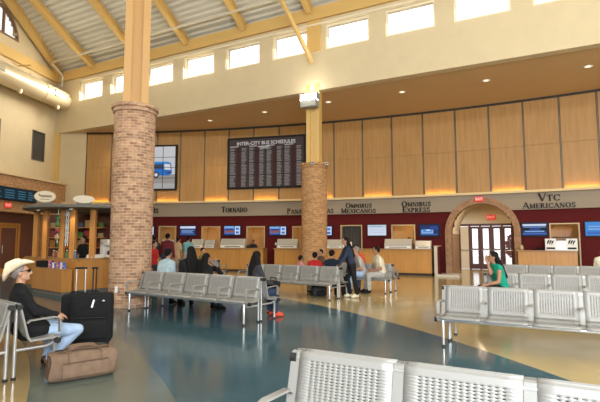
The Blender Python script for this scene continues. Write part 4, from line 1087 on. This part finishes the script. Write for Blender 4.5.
bench_at('long tandem bench beside the large brick column, five empty seats towards the camera', (-3.50, 10.46), R3, 5, kx=1.08)
d4 = Vector((2.05, -1.38)).normalized(); R4 = math.atan2(d4.y, d4.x)
bench_at('tandem bench in the middle of the hall with children seated on its far side', (1.05, 12.06), R4, 5, left=False)
bench_at('tandem bench of three seats right of the middle with two men seated on it', (2.72, 13.60), -R(30), 3, left=False)
R5 = R(141)
bench_at('tandem bench at the left edge on which the man in the cowboy hat sits', (-3.08, 5.02), R5, 4)
bench_at('small distant tandem bench where the person in olive reclines', (-2.95, 16.6), -R(30), 3, left=False)
# ------------------------------------------------------------------ people
def ik(a, b, l1, l2, pole):
    a, b, pole = Vector(a), Vector(b), Vector(pole); d = b-a; L = d.length
    if L > (l1+l2)*.995: b = a+d.normalized()*(l1+l2)*.995; d = b-a; L = d.length
    k = (l1*l1-l2*l2+L*L)/(2*L); h = math.sqrt(max(0, l1*l1-k*k)); u = d.normalized()
    p = pole-u*pole.dot(u); p = p.normalized() if p.length > 1e-5 else Vector((0, 0, -1))
    return a+u*k+p*h, b
def hand(bm, w, d, up, side, curl=.5, s=1.):
    """palm, four fingers of different lengths and a thumb; d = pointing direction, up = back of the hand"""
    d = Vector(d).normalized(); up = (Vector(up)-d*Vector(up).dot(d)).normalized(); x = d.cross(up)*side
    P = lambda a, b, c: Vector(w)+(x*a+d*b+up*c)*s
    hull(bm, [(P(-.026, .015, 0), .014*s), (P(.022, .015, 0), .015*s), (P(-.032, .085, 0), .011*s), (P(.032, .085, 0), .012*s)], 6, 5)
    for k, (fx, fl) in enumerate(((.031, .072), (.010, .082), (-.011, .076), (-.031, .058))):
        a0 = P(fx, .085, 0); c1 = curl*.5; c2 = curl*1.2
        a1 = a0+(d*cos(c1)-up*sin(c1))*fl*.5*s; a2 = a1+(d*cos(c2)-up*sin(c2))*fl*.5*s
        tube(bm, [a0-d*.01*s, a0, a1, a2], [.0095*s, .0095*s, .0085*s, .0065*s], 6)
    a0 = P(.03, .025, -.004); a1 = P(.058, .055, -.014); a2 = P(.062, .088, -.022)
    tube(bm, [P(.015, .012, 0), a0, a1, a2], [.012*s, .012*s, .0105*s, .008*s], 6)
def person(lb, loc, rotz, kind='sit', top='black', bottom='darkjeans', hair='short', sleeve='short', lean=5, side=0, tw=0, hyaw=0, hpitch=0,
           wr=None, wl=None, kr=None, kl=None, ar=None, al=None, sc_=1., skin=None, shoe='black', vox=.016, haircol=None, girth=1., group=None, pole=None, extra=None, z=0., coat=False):
    skin = skin or M_skin2
    t = thing('person', lb, 'person', (loc[0], loc[1], z), rotz, group); t.scale = (sc_,)*3
    sit = kind == 'sit'
    hz = .50 if sit else .91
    hip = Vector((0, 0, hz)); l, s = R(lean), R(side)
    dr = Vector((sin(s), -sin(l)*cos(s), cos(l)*cos(s))); sx = Vector((cos(R(tw)), sin(R(tw)), 0)); fw = Vector((sx.y, -sx.x, 0))
    waist = hip+dr*.20; chest = hip+dr*.38; neck = hip+dr*.53
    sh = {-1: hip+dr*.465-sx*.175, 1: hip+dr*.465+sx*.175}
    hd = neck + Vector((0, 0, .075)) + (dr+Vector((0,0,1)))*.04 + fw*.025
    HM = Matrix.Rotation(R(tw+hyaw), 3, 'Z') @ Matrix.Rotation(R(hpitch), 3, 'X')
    H = lambda x, y, z_: hd+HM @ Vector((x, y, z_))
    hips = {-1: hip-Vector((.085, 0, 0)), 1: hip+Vector((.085, 0, 0))}
    if sit:
        kn = {-1: Vector(kr or (-.12, -.43, .50)), 1: Vector(kl or (.12, -.43, .50))}
        an = {-1: Vector(ar or (-.12, -.41, .085)), 1: Vector(al or (.12, -.41, .085))}
        ws = {-1: Vector(wr or (-.10, -.30, .61)), 1: Vector(wl or (.10, -.30, .61))}
    else:
        kn = {-1: Vector(kr or (-.095, -.03, .49)), 1: Vector(kl or (.095, -.02, .49))}
        an = {-1: Vector(ar or (-.10, .02, .085)), 1: Vector(al or (.10, .02, .085))}
        ws = {-1: Vector(wr or (-.24, -.10, .86)), 1: Vector(wl or (.24, -.10, .86))}
    g = girth
    def torso(bm, e=0., neckcut=False):
        hull(bm, [(chest-sx*.095, .092*g+e), (chest+sx*.095, .092*g+e), (waist-sx*.07, .088*g+e), (waist+sx*.07, .088*g+e)])
        hull(bm, [(waist-sx*.07, .088*g+e), (waist+sx*.07, .088*g+e), (hips[-1], .092*g+e), (hips[1], .092*g+e)])
        hull(bm, [(chest-sx*.09, .09*g+e), (chest+sx*.09, .09*g+e), (sh[-1], .05+e), (sh[1], .05+e), (neck-dr*.01, .055+e*.5)])
    bm = NB(); torso(bm)
    hull(bm, [(neck-dr*.03, .056), (hd-Vector((0,0,.06)), .05)], 8, 6)
    for q in (-1, 1):
        pl = pole or (q*.5, .6, -.6)
        el, ws[q] = ik(sh[q], ws[q], .285, .25, pl)
        hull(bm, [(sh[q], .052), (el, .039)], 8, 6); hull(bm, [(el, .039), (el.lerp(ws[q], .3), .040), (ws[q], .026)], 8, 6)
        ws[q] = (el, ws[q])
        hull(bm, [(hips[q], .085*g), (hips[q].lerp(kn[q], .5), .075), (kn[q], .054)], 8, 6)
        hull(bm, [(kn[q], .052), (kn[q].lerp(an[q], .35)+Vector((0, .015, 0)), .054), (an[q], .036)], 8, 6)
        hull(bm, [(an[q]+Vector((0, .02, -.04)), .036), (an[q]+Vector((q*.01, -.13, -.055)), .028)], 8, 6)
    # head
    ell(bm, H(0, .012, .022), (.073, .092, .092), n=16, m=12, mtx=HM)
    hull(bm, [(H(0, -.015, -.02), .060), (H(0, -.055, -.078), .026), (H(-.03, -.01, -.062), .03), (H(.03, -.01, -.062), .03)], 8, 6)
    hull(bm, [(H(0, -.078, .022), .009), (H(0, -.102, -.022), .014), (H(0, -.08, -.03), .016)], 8, 6)
    hull(bm, [(H(-.02, -.076, -.052), .010), (H(.02, -.076, -.052), .010)], 6, 5)
    for q in (-1, 1): ell(bm, H(q*.074, .012, -.005), (.012, .022, .032), n=8, m=6, mtx=HM)
    me = finish('body', bm, skin, remesh=vox, smoothit=3)
    # hands joined on so that the fingers stay apart
    b2 = NB(); b2.from_mesh(me); bpy.data.meshes.remove(me)
    for q in (-1, 1):
        el, w = ws[q]; hand(b2, w-(w-el).normalized()*.01, w-el, Vector((q*.35, -.1, .9)) if sit else Vector((q, 0, .1)), -q)
    b2.verts.ensure_lookup_table()
    me = finish('body', b2, skin, smooth=True, recalc=False)
    body = link('body', me, t)
    for q in (-1, 1):
        b = NB(); ell(b, H(q*.031, -.074, .018), (.013, .012, .009), n=8, m=6, mtx=HM); part('eye', b, M_black, body, smooth=True)
    b = NB(); hull(b, [(H(-.022, -.083, -.055), .005), (H(.022, -.083, -.055), .005), (H(0, -.087, -.054), .006)], 6, 5); part('mouth', b, K['maroon'], body)
    # clothes
    bm = NB(); torso(bm, .014)
    for q in (-1, 1):
        el, w = ws[q]
        if sleeve == 'long': hull(bm, [(sh[q], .064), (el, .052)], 8, 6); hull(bm, [(el, .052), (w, .040)], 8, 6)
        elif sleeve == 'short': hull(bm, [(sh[q], .066), (sh[q].lerp(el, .7), .056)], 8, 6)
        else: hull(bm, [(sh[q]*.8+chest*.2, .055), (sh[q], .05)], 8, 6)
    if coat:
        for q in (-1, 1): hull(bm, [(hips[q], .118*g), (hips[q].lerp(kn[q], .28), .108*g), (hip+dr*.1, .11*g)], 8, 6)
    part('jacket' if sleeve == 'long' else 'shirt', bm, K[top], t, remesh=vox, smoothit=4)
    bm = NB(); e = .013
    hull(bm, [(hip+dr*.1-sx*.07, .09*g+e), (hip+dr*.1+sx*.07, .09*g+e), (hips[-1], .095*g+e), (hips[1], .095*g+e)])
    for q in (-1, 1):
        hull(bm, [(hips[q], .093*g+e), (hips[q].lerp(kn[q], .5), .078+e), (kn[q], .058+e)], 8, 6)
        hull(bm, [(kn[q], .058+e), (kn[q].lerp(an[q], .35)+Vector((0, .015, 0)), .056+e), (an[q]+(kn[q]-an[q])*.05, .046+e)], 8, 6)
    part('trousers', bm, K[bottom], t, remesh=vox, smoothit=3)
    for q in (-1, 1):
        bm = NB(); hull(bm, [(an[q]+Vector((0, .02, -.035)), .046), (an[q]+Vector((0, .01, .02)), .042), (an[q]+Vector((q*.01, -.14, -.05)), .034), (an[q]+Vector((q*.01, -.16, -.055)), .028)], 8, 6)
        bmesh.ops.bisect_plane(bm, geom=bm.verts[:]+bm.edges[:]+bm.faces[:], plane_co=(0, 0, max(.002, an[q].z-.083)), plane_no=(0, 0, -1), clear_outer=True)
        r = [e_ for e_ in bm.edges if e_.is_boundary]
        if r: bmesh.ops.edgeloop_fill(bm, edges=r)
        part('shoe', bm, K[shoe], t, smooth=60)
    if hair:
        bm = NB()
        ell(bm, H(0, .028, .038), (.084, .094, .090), n=16, m=12, mtx=HM)
        hull(bm, [(H(0, .06, .0), .065), (H(-.05, .02, .01), .035), (H(.05, .02, .01), .035)])
        if hair == 'long':
            hull(bm, [(H(-.04, .06, .0), .055), (H(.04, .06, .0), .055), (hd+Vector(HM @ Vector((-.075, .075, 0)))-dr*.22, .065), (hd+Vector(HM @ Vector((.075, .075, 0)))-dr*.22, .065)])
            hull(bm, [(hd+Vector(HM @ Vector((-.075, .075, 0)))-dr*.2, .065), (hd+Vector(HM @ Vector((.075, .075, 0)))-dr*.2, .065), (hd+Vector(HM @ Vector((-.06, .10, 0)))-dr*.42, .055), (hd+Vector(HM @ Vector((.06, .10, 0)))-dr*.42, .055)])
        if hair == 'bun': ell(bm, H(0, .11, .08), (.045,)*3, n=10, m=8)
        # clear the face
        pc = H(0, -.045, .0); pn = HM @ Vector((0, -1, .0))
        bmesh.ops.bisect_plane(bm, geom=bm.verts[:]+bm.edges[:]+bm.faces[:], plane_co=H(0, -.052, .05), plane_no=HM @ Vector((0, -1, -.12 if hair == 'long' else -.55)), clear_outer=True)
        r = [e_ for e_ in bm.edges if e_.is_boundary]
        if r: bmesh.ops.holes_fill(bm, edges=r, sides=0)
        part('hair', bm, haircol or M_hair, t, remesh=min(vox, .013), smoothit=3)
    return t, body, H, HM, hd, ws

def on_bench(end, rotz, n, seat, sd, fwd=.24, left=True):
    """hip point of seat number `seat` counted from local -x, on side sd; returns position and facing rotation"""
    d = Vector((cos(rotz), sin(rotz))); L = n*PITCH; c = Vector(end)+d*(L/2 if left else -L/2)
    f = Vector((sin(rotz), -cos(rotz)))*(1 if sd == 0 else -1)
    p = c+d*(-L/2+PITCH*(seat+.5))+f*fwd; return p, rotz+PI*sd
# --- the man in the cowboy hat
p, rz = on_bench((-3.08, 5.02), R5, 4, 0, 0, .27)
t, body, H, HM, hd, ws = person('man in cream cowboy hat, black jacket and jeans seated at the left edge', p+Vector((-.05, 0)), rz-R(6), top='black', bottom='jeans', hair='short', sleeve='long', lean=-9, tw=-6, hyaw=-16, hpitch=-10, sc_=.96, coat=True,
    wr=(-.16, -.30, .66), wl=(.10, -.34, .63), kr=(-.08, -.59, .43), kl=(.20, -.42, .49), ar=(-.02, -.26, .10), al=(.16, -.30, .085), skin=M_skin, shoe='brown', vox=.009, haircol=M_hairgrey, girth=1.12, pole=(-.25, .5, -.8))
hat = NB(); n = 40; TM = HM @ Matrix.Rotation(R(-25), 3, 'X')
def HP(x, y, z): return hd+TM @ Vector((x, y+.012, z+.062))
rows = []
for rr, zz in ((1.0, .004), (.93, -.008), (.8, -.008), (.66, 0.0), (.585, .012), (.575, .03), (.56, .07), (.51, .105), (.40, .125), (.22, .118)):
    row = []
    for k in range(n):
        a = 2*PI*k/n; cx, cy = cos(a), sin(a); w = max(0, rr-.58)/.42
        x = .165*rr*cx if rr > .58 else .150*rr*cx; y = .195*rr*cy if rr > .58 else .182*rr*cy
        z = zz+w**1.3*(.105*abs(cx)**2.2-.035*cy*cy) - (.022*math.exp(-(cx*rr/.16)**2) if zz > .1 else 0) + (.010*cy if zz > .06 else 0)
        row.append(hat.verts.new(HP(x*1.04, y, z)))
    rows.append(row)
for a, b in zip(rows, rows[1:]):
    for k in range(n): hat.faces.new([a[k], a[(k+1)%n], b[(k+1)%n], b[k]])
hat.faces.new(rows[-1])
ho = part('cowboy_hat', hat, K['hat'], t, smooth=True); s = ho.modifiers.new('s', 'SOLIDIFY'); s.thickness = .006; s.offset = 0
bm = NB(); rws = [[bm.verts.new(HP(.150*1.05*f*cos(2*PI*k/n), .182*1.02*f*sin(2*PI*k/n), z)) for k in range(n)] for f, z in ((.592, .016), (.588, .038))]
for k in range(n): bm.faces.new([rws[0][k], rws[0][(k+1)%n], rws[1][(k+1)%n], rws[1][k]])
part('hat_band', bm, K['tan'], ho, smooth=True)
bm = NB()
for q in (-1, 1):
    hull(bm, [(H(q*.018, -.093, .022), .008), (H(q*.054, -.084, .022), .008), (H(q*.022, -.090, .002), .008), (H(q*.050, -.082, .002), .008)], 6, 5)
    tube(bm, [H(q*.062, -.078, .022), H(q*.076, -.02, .02), H(q*.078, .015, .012)], .004, 6)
tube(bm, [H(-.02, -.096, .022), H(.02, -.096, .022)], .004, 6)
part('glasses', bm, M_black, t)
bm = NB(); hull(bm, [(H(-.026, -.090, -.043), .007), (H(0, -.098, -.038), .007), (H(.026, -.090, -.043), .007)], 6, 5); part('moustache', bm, M_hairgrey, body)

# --- the woman in green
p, rz = on_bench((4.02, 9.98), -R(25), 6, 0, 0, .24)
person('seated woman in green sleeveless top, hand raised to her face, at the right', p+Vector((.03, .02)), rz-R(62), top='green', bottom='black', hair='long', sleeve='none', lean=17, tw=0, hyaw=-14, hpitch=4,
    wr=(-.03, -.29, 1.06), wl=(.10, -.40, .60), kr=(-.10, -.44, .52), kl=(.10, -.46, .50), skin=M_skin2, vox=.012, pole=None, shoe='black')
# --- seen from behind at the right edge
p, rz = on_bench((5.85, 13.3), -R(25), 5, 3, 1, .26)
person('dark haired person in cream top seen from behind at the right edge of the photo', p+Vector((.36, -.1)), rz+R(8), top='cream', bottom='darkjeans', hair='short', sleeve='long', lean=6, girth=1.25, sc_=1.03)
# --- long hair, far side of the near bench
def far3(s_, dx=0, dy=0): return Vector((-1.93+.837*s_+dx, 9.80-.547*s_+dy)), R3+PI
p, rz = far3(1.22)
person('long haired woman with bag in her lap behind the long bench', p, rz-R(28), top='charcoal', bottom='darkjeans', hair='long', sleeve='long', lean=4, hyaw=40, wr=(-.13, -.36, .66), wl=(.10, -.40, .66), shoe='orange', sc_=1.0,
       kr=(-.10, -.44, .50), kl=(.12, -.44, .50))
q = Vector((p.x+.02, p.y)); a = rz-R(28); f = Vector((sin(a), -cos(a)))
t = thing('shoulder_bag', 'black shoulder bag on the lap of the long haired woman', 'bag', (*(q+f*.40), .575), a)
bm = NB(); box(bm, -.17, .17, -.09, .09, 0, .13, bev=.035); part('body', bm, K['black'], t, smooth=60)
bm = NB(); tube(bm, [(-.15, 0, .11), (-.11, 0, .19), (.11, 0, .19), (.15, 0, .11)], .010, 6); part('strap', bm, K['black'], t)
# --- group on the far side of the long bench, left part
person('person in dark red top in profile beside the large brick column', (-4.16, 13.0), R(75), 'stand', top='red', bottom='charcoal', hair='short', sleeve='short', lean=3, sc_=.88)
p, rz = far3(-1.45); person('broad person in pale blue shirt seen from behind on the long bench', p, rz+R(6), top='paleblue', bottom='darkjeans', hair='short', sleeve='short', lean=14, girth=1.25, sc_=1.04)
p, rz = far3(-.74, .10, .16); person('woman in black with dark hair in profile, second group on the long bench', p, rz+R(60), top='black', bottom='black', hair='long', sleeve='long', lean=6, hyaw=10, wr=(-.02, -.30, .95), sc_=1.06)
p, rz = far3(-.22); person('black haired woman seen from behind between the woman in black and the olive recliner', p, rz-R(10), top='black', bottom='darkjeans', hair='long', sleeve='long', lean=12, sc_=.96)
p, rz = on_bench((-2.95, 16.6), -R(30), 3, 2, 0, .22, left=False)
person('person in olive top reclining with legs stretched to the right in mid hall', p, R(62), top='olive', bottom='black', hair='short', sleeve='short', lean=-24, kr=(-.10, -.44, .56), kl=(.10, -.42, .50), ar=(-.10, -.78, .26), al=(.10, -.72, .14), shoe='olive', hyaw=-20, hpitch=10, skin=M_skin)
# --- standing at the left counters
def stand(lb, s, off, face, top, bottom, **k): q = W(s, 0, off); return person(lb, q, -ang(s)+R(face), 'stand', top, bottom, **k)
def standat(lb, x, y, face, top, bottom, **k): return person(lb, (x, y), R(face), 'stand', top, bottom, **k)
standat('person in maroon top standing in the hall next to the large brick column', -4.93, 17.0, 170, 'maroon', 'darkjeans', hair='short', sleeve='long', girth=1.25, sc_=1.04)
standat('person in teal shirt standing at the counter with raised arm', -5.00, 20.4, 165, 'teal', 'greytee', hair='short', sleeve='short', wr=(-.20, -.30, 1.15), sc_=1.0)
standat('person in beige shirt standing left of the person in teal', -5.42, 20.3, 140, 'beige', 'tan', hair='short', sleeve='short', sc_=.98)
standat('person with dark clothes standing half hidden by the large brick column', -5.85, 18.4, 190, 'charcoal', 'black', hair='short', sleeve='long', sc_=1.0)
# --- kiosk attendant
person('dark haired attendant in black behind the kiosk counter', (-6.70, 14.30), R(-25), 'stand', 'black', 'black', hair='bun', sleeve='short', sc_=.97)
# --- clerk inside the lit opening left of the arch, and by the left counter
stand('clerk in dark shirt behind the counter at the opening left of the brick column', -2.75, -.75, 0, 'charcoal', 'black', hair='short', sleeve='short', sc_=.92)
stand('clerk in cream shirt inside the lit opening under OMNIBUS EXPRESS', 5.15, -1.3, 10, 'beige', 'black', hair='short', sleeve='short', sc_=.98)
# --- children and adults on the far side of the middle bench
E4 = (1.05, 12.06)
def seat4(i): return on_bench(E4, R4, 5, i, 1, .25, left=False)
p, rz = seat4(2); person('child in pink top behind the middle bench, leftmost of the four', p+Vector((.08, .1)), rz-R(30), top='pink', bottom='greytee', hair='short', sc_=.84, z=0)
p, rz = seat4(3); person('child in red shirt behind the middle bench', p+Vector((-.02, -.02)), rz+R(12), top='red', bottom='darkjeans', hair='short', sc_=.92)
p, rz = seat4(4); person('small dark haired child standing beyond the red shirt behind the middle bench', p+Vector((-.30, .75)), rz+R(150), 'stand', top='brown', bottom='darkjeans', hair='short', sc_=.74)
p, rz = seat4(4); person('person in navy shirt seen from behind at the right end of the middle bench', p+Vector((-.10, .0)), rz-R(6), top='navy', bottom='black', hair='short', sc_=.97, girth=1.15)
# --- leaning woman in dark denim
person('woman in dark denim standing bent forward at the end of the middle bench', (1.38, 12.35), R(-80), 'stand', top='denim', bottom='black', hair='long', sleeve='long', lean=16, wr=(-.16, -.45, .86), wl=(.16, -.45, .86), kr=(-.09, -.10, .49), kl=(.10, .05, .49), ar=(-.1, -.02, .085), al=(.10, .12, .09), shoe='cream', sc_=.95)
# --- trio on the three-seat bench
E7 = (2.72, 13.60)
p, rz = on_bench(E7, -R(30), 3, 2, 0, .24, left=False)
person('man in cream shirt leaning forward on the three seat bench, right of the trio', p+Vector((.06, -.02)), rz-R(50), top='cream', bottom='greytee', hair='short', sleeve='short', lean=14, hyaw=-10, girth=1.2, sc_=1.05)
p, rz = on_bench(E7, -R(30), 3, 1, 0, .24, left=False)
person('man in grey shirt and jeans on the three seat bench facing left', p+Vector((.10, -.12)), rz-R(55), top='greytee', bottom='jeans', hair='short', sleeve='short', lean=20, skin=M_skin, haircol=M_hairgrey, sc_=1.05, kl=(.12, -.44, .50))
p, rz = on_bench(E7, -R(30), 3, 0, 0, .24, left=False)
person('person in bright red orange shirt seated left of the man in grey', p+Vector((.52, .06)), rz+R(10), top='orange', bottom='darkjeans', hair='short', sleeve='short', lean=10, sc_=1.07)

# ------------------------------------------------------------------ luggage
# black upright suitcase with telescopic handle
def suitcase(lb, loc, rz, w, h, d, hand_h, hm, group=None, gap=.065):
    t = thing('suitcase', lb, 'suitcase', (*loc, 0), rz, group)
    bm = NB(); box(bm, -w/2, w/2, -d/2, d/2, .06, h, bev=.045); part('shell', bm, K['black'], t, smooth=50)
    bm = NB(); box(bm, -w/2+.05, w/2-.05, -d/2-.045, -d/2+.02, .12, h*.52, bev=.025); part('front_pocket', bm, K['black'], t, smooth=50)
    bm = NB(); box(bm, -w/2+.05, w/2-.05, -d/2-.03, -d/2+.02, h*.56, h-.08, bev=.02); part('upper_pocket', bm, K['black'], t, smooth=50)
    bm = NB(); tube(bm, [(-w/2+.07, -d/2-.033, h*.56), (w/2-.07, -d/2-.033, h*.56)], .006, 6); part('zip', bm, K['charcoal'], t)
    bm = NB(); tube(bm, [(-.09, -.02, h-.005), (-.07, -.02, h+.03), (.07, -.02, h+.03), (.09, -.02, h-.005)], .012, 8); part('carry_handle', bm, M_black, t)
    hb = NB(); 
    for sx in (-gap, gap): tube(hb, [(sx, d/2-.05, h-.03), (sx, d/2-.05, hand_h-.03)], .010, 8)
    ho = part('telescopic_handle', hb, hm, t)
    bm = NB(); box(bm, -gap-.025, gap+.025, d/2-.07, d/2-.03, hand_h-.03, hand_h, bev=.012); part('grip', bm, M_black, ho)
    for sx in (-1, 1):
        bm = NB(); tube(bm, [(sx*(w/2-.07)-.015, d/2-.04, .045), (sx*(w/2-.07)+.015, d/2-.04, .045)], .045, 16); part('wheel', bm, M_cap, t)
        bm = NB(); box(bm, sx*(w/2-.07)-.02, sx*(w/2-.07)+.02, -d/2+.03, -d/2+.07, 0, .065); part('foot', bm, M_cap, t)
    return t
M_handle = mat('aluminium_handle', (.55, .55, .55), .3, .8)
t = suitcase('large black upright suitcase with white tag, right behind the brown duffel bag', (-3.00, 6.72), R(14), .55, .75, .26, 1.12, M_black, gap=.022)
bm = NB(); mt = Matrix.Translation((.035, -.185, .62)) @ Matrix.Rotation(R(14), 4, 'Y'); box(bm, -.012, .012, -.006, .004, -.055, .055, 0, mt); part('luggage_tag', bm, M_white, t)
bm = NB(); ell(bm, (.17, -.168, .655), (.022, .012, .014), n=10, m=6); part('badge', bm, M_silver, t)
suitcase('black suitcase with extended silver handle standing behind the tagged suitcase', (-3.36, 7.05), R(10), .46, .70, .22, 1.10, M_handle)
# brown duffel bag
t = thing('duffel_bag', 'brown duffel bag lying on the floor beside the cowboy hat man', 'bag', (-2.42, 5.20, 0), R(37))
L, wd, hh = .66, .30, .31
bm = NB(); n = 24; rows = []
for i in range(15):
    u = -1+2*i/14; x = L/2*u; e = 1-.10*abs(u)**6
    sag = .018*cos(u*5)
    row = []
    for k in range(n):
        a = 2*PI*k/n; cy, cz = cos(a), sin(a); f = (abs(cy)**4+abs(cz)**4)**-.25
        row.append(bm.verts.new((x+.012*sin(3*a), wd/2*cy*f*e, max(.002, hh/2+hh/2*cz*f*e*(1 if cz < 0 else 1+sag)))))
    rows.append(row)
for a, b in zip(rows, rows[1:]):
    for k in range(n): bm.faces.new([a[k], a[(k+1)%n], b[(k+1)%n], b[k]])
bm.faces.new(rows[0][::-1]); bm.faces.new(rows[-1])
K['duffel'] = cloth('duffel', (.17, .112, .075)); K['duffel_trim'] = cloth('duffel_trim', (.12, .075, .05))
part('body', bm, K['duffel'], t, smooth=50)
bm = NB(); box(bm, -.22, .25, -wd/2-.016, -wd/2+.01, .05, .20, bev=.012); part('side_pocket', bm, K['duffel'], t, smooth=50)
bm = NB(); tube(bm, [(-.21, -wd/2-.018, .205), (.24, -wd/2-.018, .215)], .006, 6); part('pocket_zip', bm, K['duffel_trim'], t)
bm = NB(); tube(bm, [(-.27, 0, hh+.008), (-.1, .005, hh+.012), (.1, .0, hh+.01), (.27, 0, hh+.004)], .007, 6); part('top_zip', bm, M_black, t)
def strap(pts, w=.02):
    bm = NB(); prev = None
    P = [Vector(p) for p in pts]
    for i, p in enumerate(P):
        tt = (P[min(i+1, len(P)-1)]-P[max(i-1, 0)]).normalized(); a = tt.cross(Vector((0, 1, .3))).normalized(); b = tt.cross(a).normalized()
        v = [bm.verts.new(p+a*sx*.004+b*sy*w) for sx, sy in ((-1,-1),(1,-1),(1,1),(-1,1))]
        if prev:
            for k in range(4): bm.faces.new([prev[k], prev[(k+1)%4], v[(k+1)%4], v[k]])
        else: bm.faces.new(v[::-1])
        prev = v
    bm.faces.new(prev); return bm
for sy in (-1, 1):
    part('handle', strap([(-.16, sy*(wd/2+.008), .18), (-.16, sy*(wd/2-.01), .28), (-.13, sy*.06, .335), (-.05, sy*.03, .355), (.08, sy*.03, .350), (.15, sy*.06, .330), (.18, sy*(wd/2-.01), .28), (.18, sy*(wd/2+.008), .18)]), K['duffel'], t)
part('shoulder_strap', strap([(.31, .02, .27), (.25, -.05, .325), (.12, -.09, .33), (-.05, -.07, .335), (-.2, -.10, .325), (-.31, -.02, .27)], .016), K['duffel_trim'], t)
for sx in (-1, 1): bm = NB(); box(bm, sx*L/2-.006, sx*L/2+.006, -.06, .06, .16, .24, bev=.005); part('end_tab', bm, K['duffel_trim'], t)
# small dark bag under the middle bench
t = thing('rucksack', 'dark rucksack on the floor under the right end of the middle bench', 'bag', (.52, 12.6, 0), R(20))
bm = NB(); box(bm, -.2, .2, -.14, .14, 0.002, .30, bev=.07); part('body', bm, K['charcoal'], t, smooth=50); bm = NB(); box(bm, -.14, .14, -.18, -.12, .04, .17, bev=.03); part('pocket', bm, K['black'], t, smooth=50)
bm = NB(); tube(bm, [(-.06, 0, .29), (-.04, 0, .34), (.04, 0, .34), (.06, 0, .29)], .008, 6); part('loop', bm, K['black'], t)

# ------------------------------------------------------------------ daylight, added fill lamps and picture settings
# right gable wall, out of the picture, with a tall window added to brighten the left wall
SR = 19.5
rm = Matrix.Translation(Bk(SR, 0, 0)) @ Matrix.Rotation(BROT-PI/2, 4, 'Z')          # local x towards the camera side, -y into the hall... 
bm = NB(); box(bm, 0, 5, 0, .3, .001, 11, 0, rm); box(bm, 14.5, 19.5, 0, .3, .001, 11, 0, rm); box(bm, 5, 14.5, 0, .3, .001, 4.5, 0, rm); box(bm, 5, 14.5, 0, .3, 10, 11, 0, rm)
prism_pts = [(0, 11), (19.5, 11), (9.75, 16.6)]
A = [bm.verts.new(rm @ Vector((x, 0, z))) for x, z in prism_pts]; bm.faces.new(A)
struct('wall_right', bm, M_cream)
bm = NB()
for x in (5, 7.35, 9.7, 12.05, 14.4): box(bm, x, x+.1, .05, .15, 4.5, 10, 0, rm)
box(bm, 5, 14.5, .05, .15, 7.2, 7.3, 0, rm); wr_ = struct('window_61', bm, M_whiteframe)
bm = NB(); box(bm, 5, 14.5, .09, .10, 4.5, 10, 0, rm); part('pane', bm, M_glass, wr_)
area('gable_fill', Bk(SR-.2, 7.25, 9.75), 9, 650, (1, .95, .86), (R(84), 0, BROT+PI/2), sy=5.2)  # fill lamp set in the added window, brightens the left wall
# opposite side of the hall (behind the camera): the same clerestory, added glazing below
OPN = 2*RIDGE+.3
om = Matrix.Translation(Bk(0, 0, OPN)) @ Matrix.Rotation(BROT+PI, 4, 'Z')
bm = NB(); box(bm, -24, 19, 0, .35, 7.2, 9.06, 0, om); box(bm, -24, 19, 0, .35, 10.08, 11.0, 0, om)
pv = -24
for a, b in [(-x[1], -x[0]) for x in wins][::-1]:
    if a < pv: continue
    box(bm, pv, a, 0, .35, 9.06, 10.08, 0, om); pv = b
box(bm, pv, 19, 0, .35, 9.06, 10.08, 0, om)
struct('wall_opposite', bm, M_cream)
w = bpy.data.worlds.new('sky'); sc.world = w; w.use_nodes = True; nt = w.node_tree; bg = nt.nodes['Background']
bg.inputs['Color'].default_value = (.95, .97, 1, 1)
tcn = nt.nodes.new('ShaderNodeTexCoord'); dp = nt.nodes.new('ShaderNodeVectorMath'); dp.operation = 'DOT_PRODUCT'; dp.inputs[1].default_value = (.459, .8884, 0)
mr = nt.nodes.new('ShaderNodeMapRange'); mr.inputs['From Min'].default_value = -.2; mr.inputs['From Max'].default_value = .6
mr.inputs['To Min'].default_value = SKY_BACK; mr.inputs['To Max'].default_value = SKY_FRONT
nt.links.new(tcn.outputs['Generated'], dp.inputs[0]); nt.links.new(dp.outputs['Value'], mr.inputs['Value']); nt.links.new(mr.outputs['Result'], bg.inputs['Strength'])
# unseen glazing added behind the camera to hold the near bench fill lamps
bm = NB()
for k in range(12):
    x = -20+3.2*k; box(bm, x-.06, x+.06, -.05, .1, .001, 7.2, 0, om)
for z in (.1, 2.6, 5.): box(bm, -20, 15.2, -.04, .08, z-.05, z+.05, 0, om)
wg = struct('window_60', bm, M_frame)
bm = NB(); box(bm, -20, 15.2, .02, .03, .001, 7.2, 0, om); part('pane', bm, M_glass, wg)
for sx in (10.5, 13.7, 16.9):
    area('near_bench_fill', Bk(sx, 3.9, OPN-.15), 3., BENCH_FILL, (.88, .94, 1), (R(80), 0, BROT), sy=3.)  # added fill lamps that brighten the nearest bench
for a, b in wins[0:13]:
    area('clerestory_daylight', Bk((a+b)/2, 9.56, -.05), 1.7, NEARW*(3.6 if a < -5 else 1), (1, .95, .85), (R(62), 0, BROT+PI), sy=.9)
    area('clerestory_daylight', Bk((a+b)/2, 9.56, OPN-.1), 1.7, FARW*max(.55, 1.45-.065*((a+b)/2+12)), (1, .93, .80), (R(82), 0, BROT), sy=.9)
vs = sc.view_settings; vs.view_transform = 'Standard'; vs.look = 'None'; vs.exposure = -.22; vs.gamma = 1; vs.use_curve_mapping = False
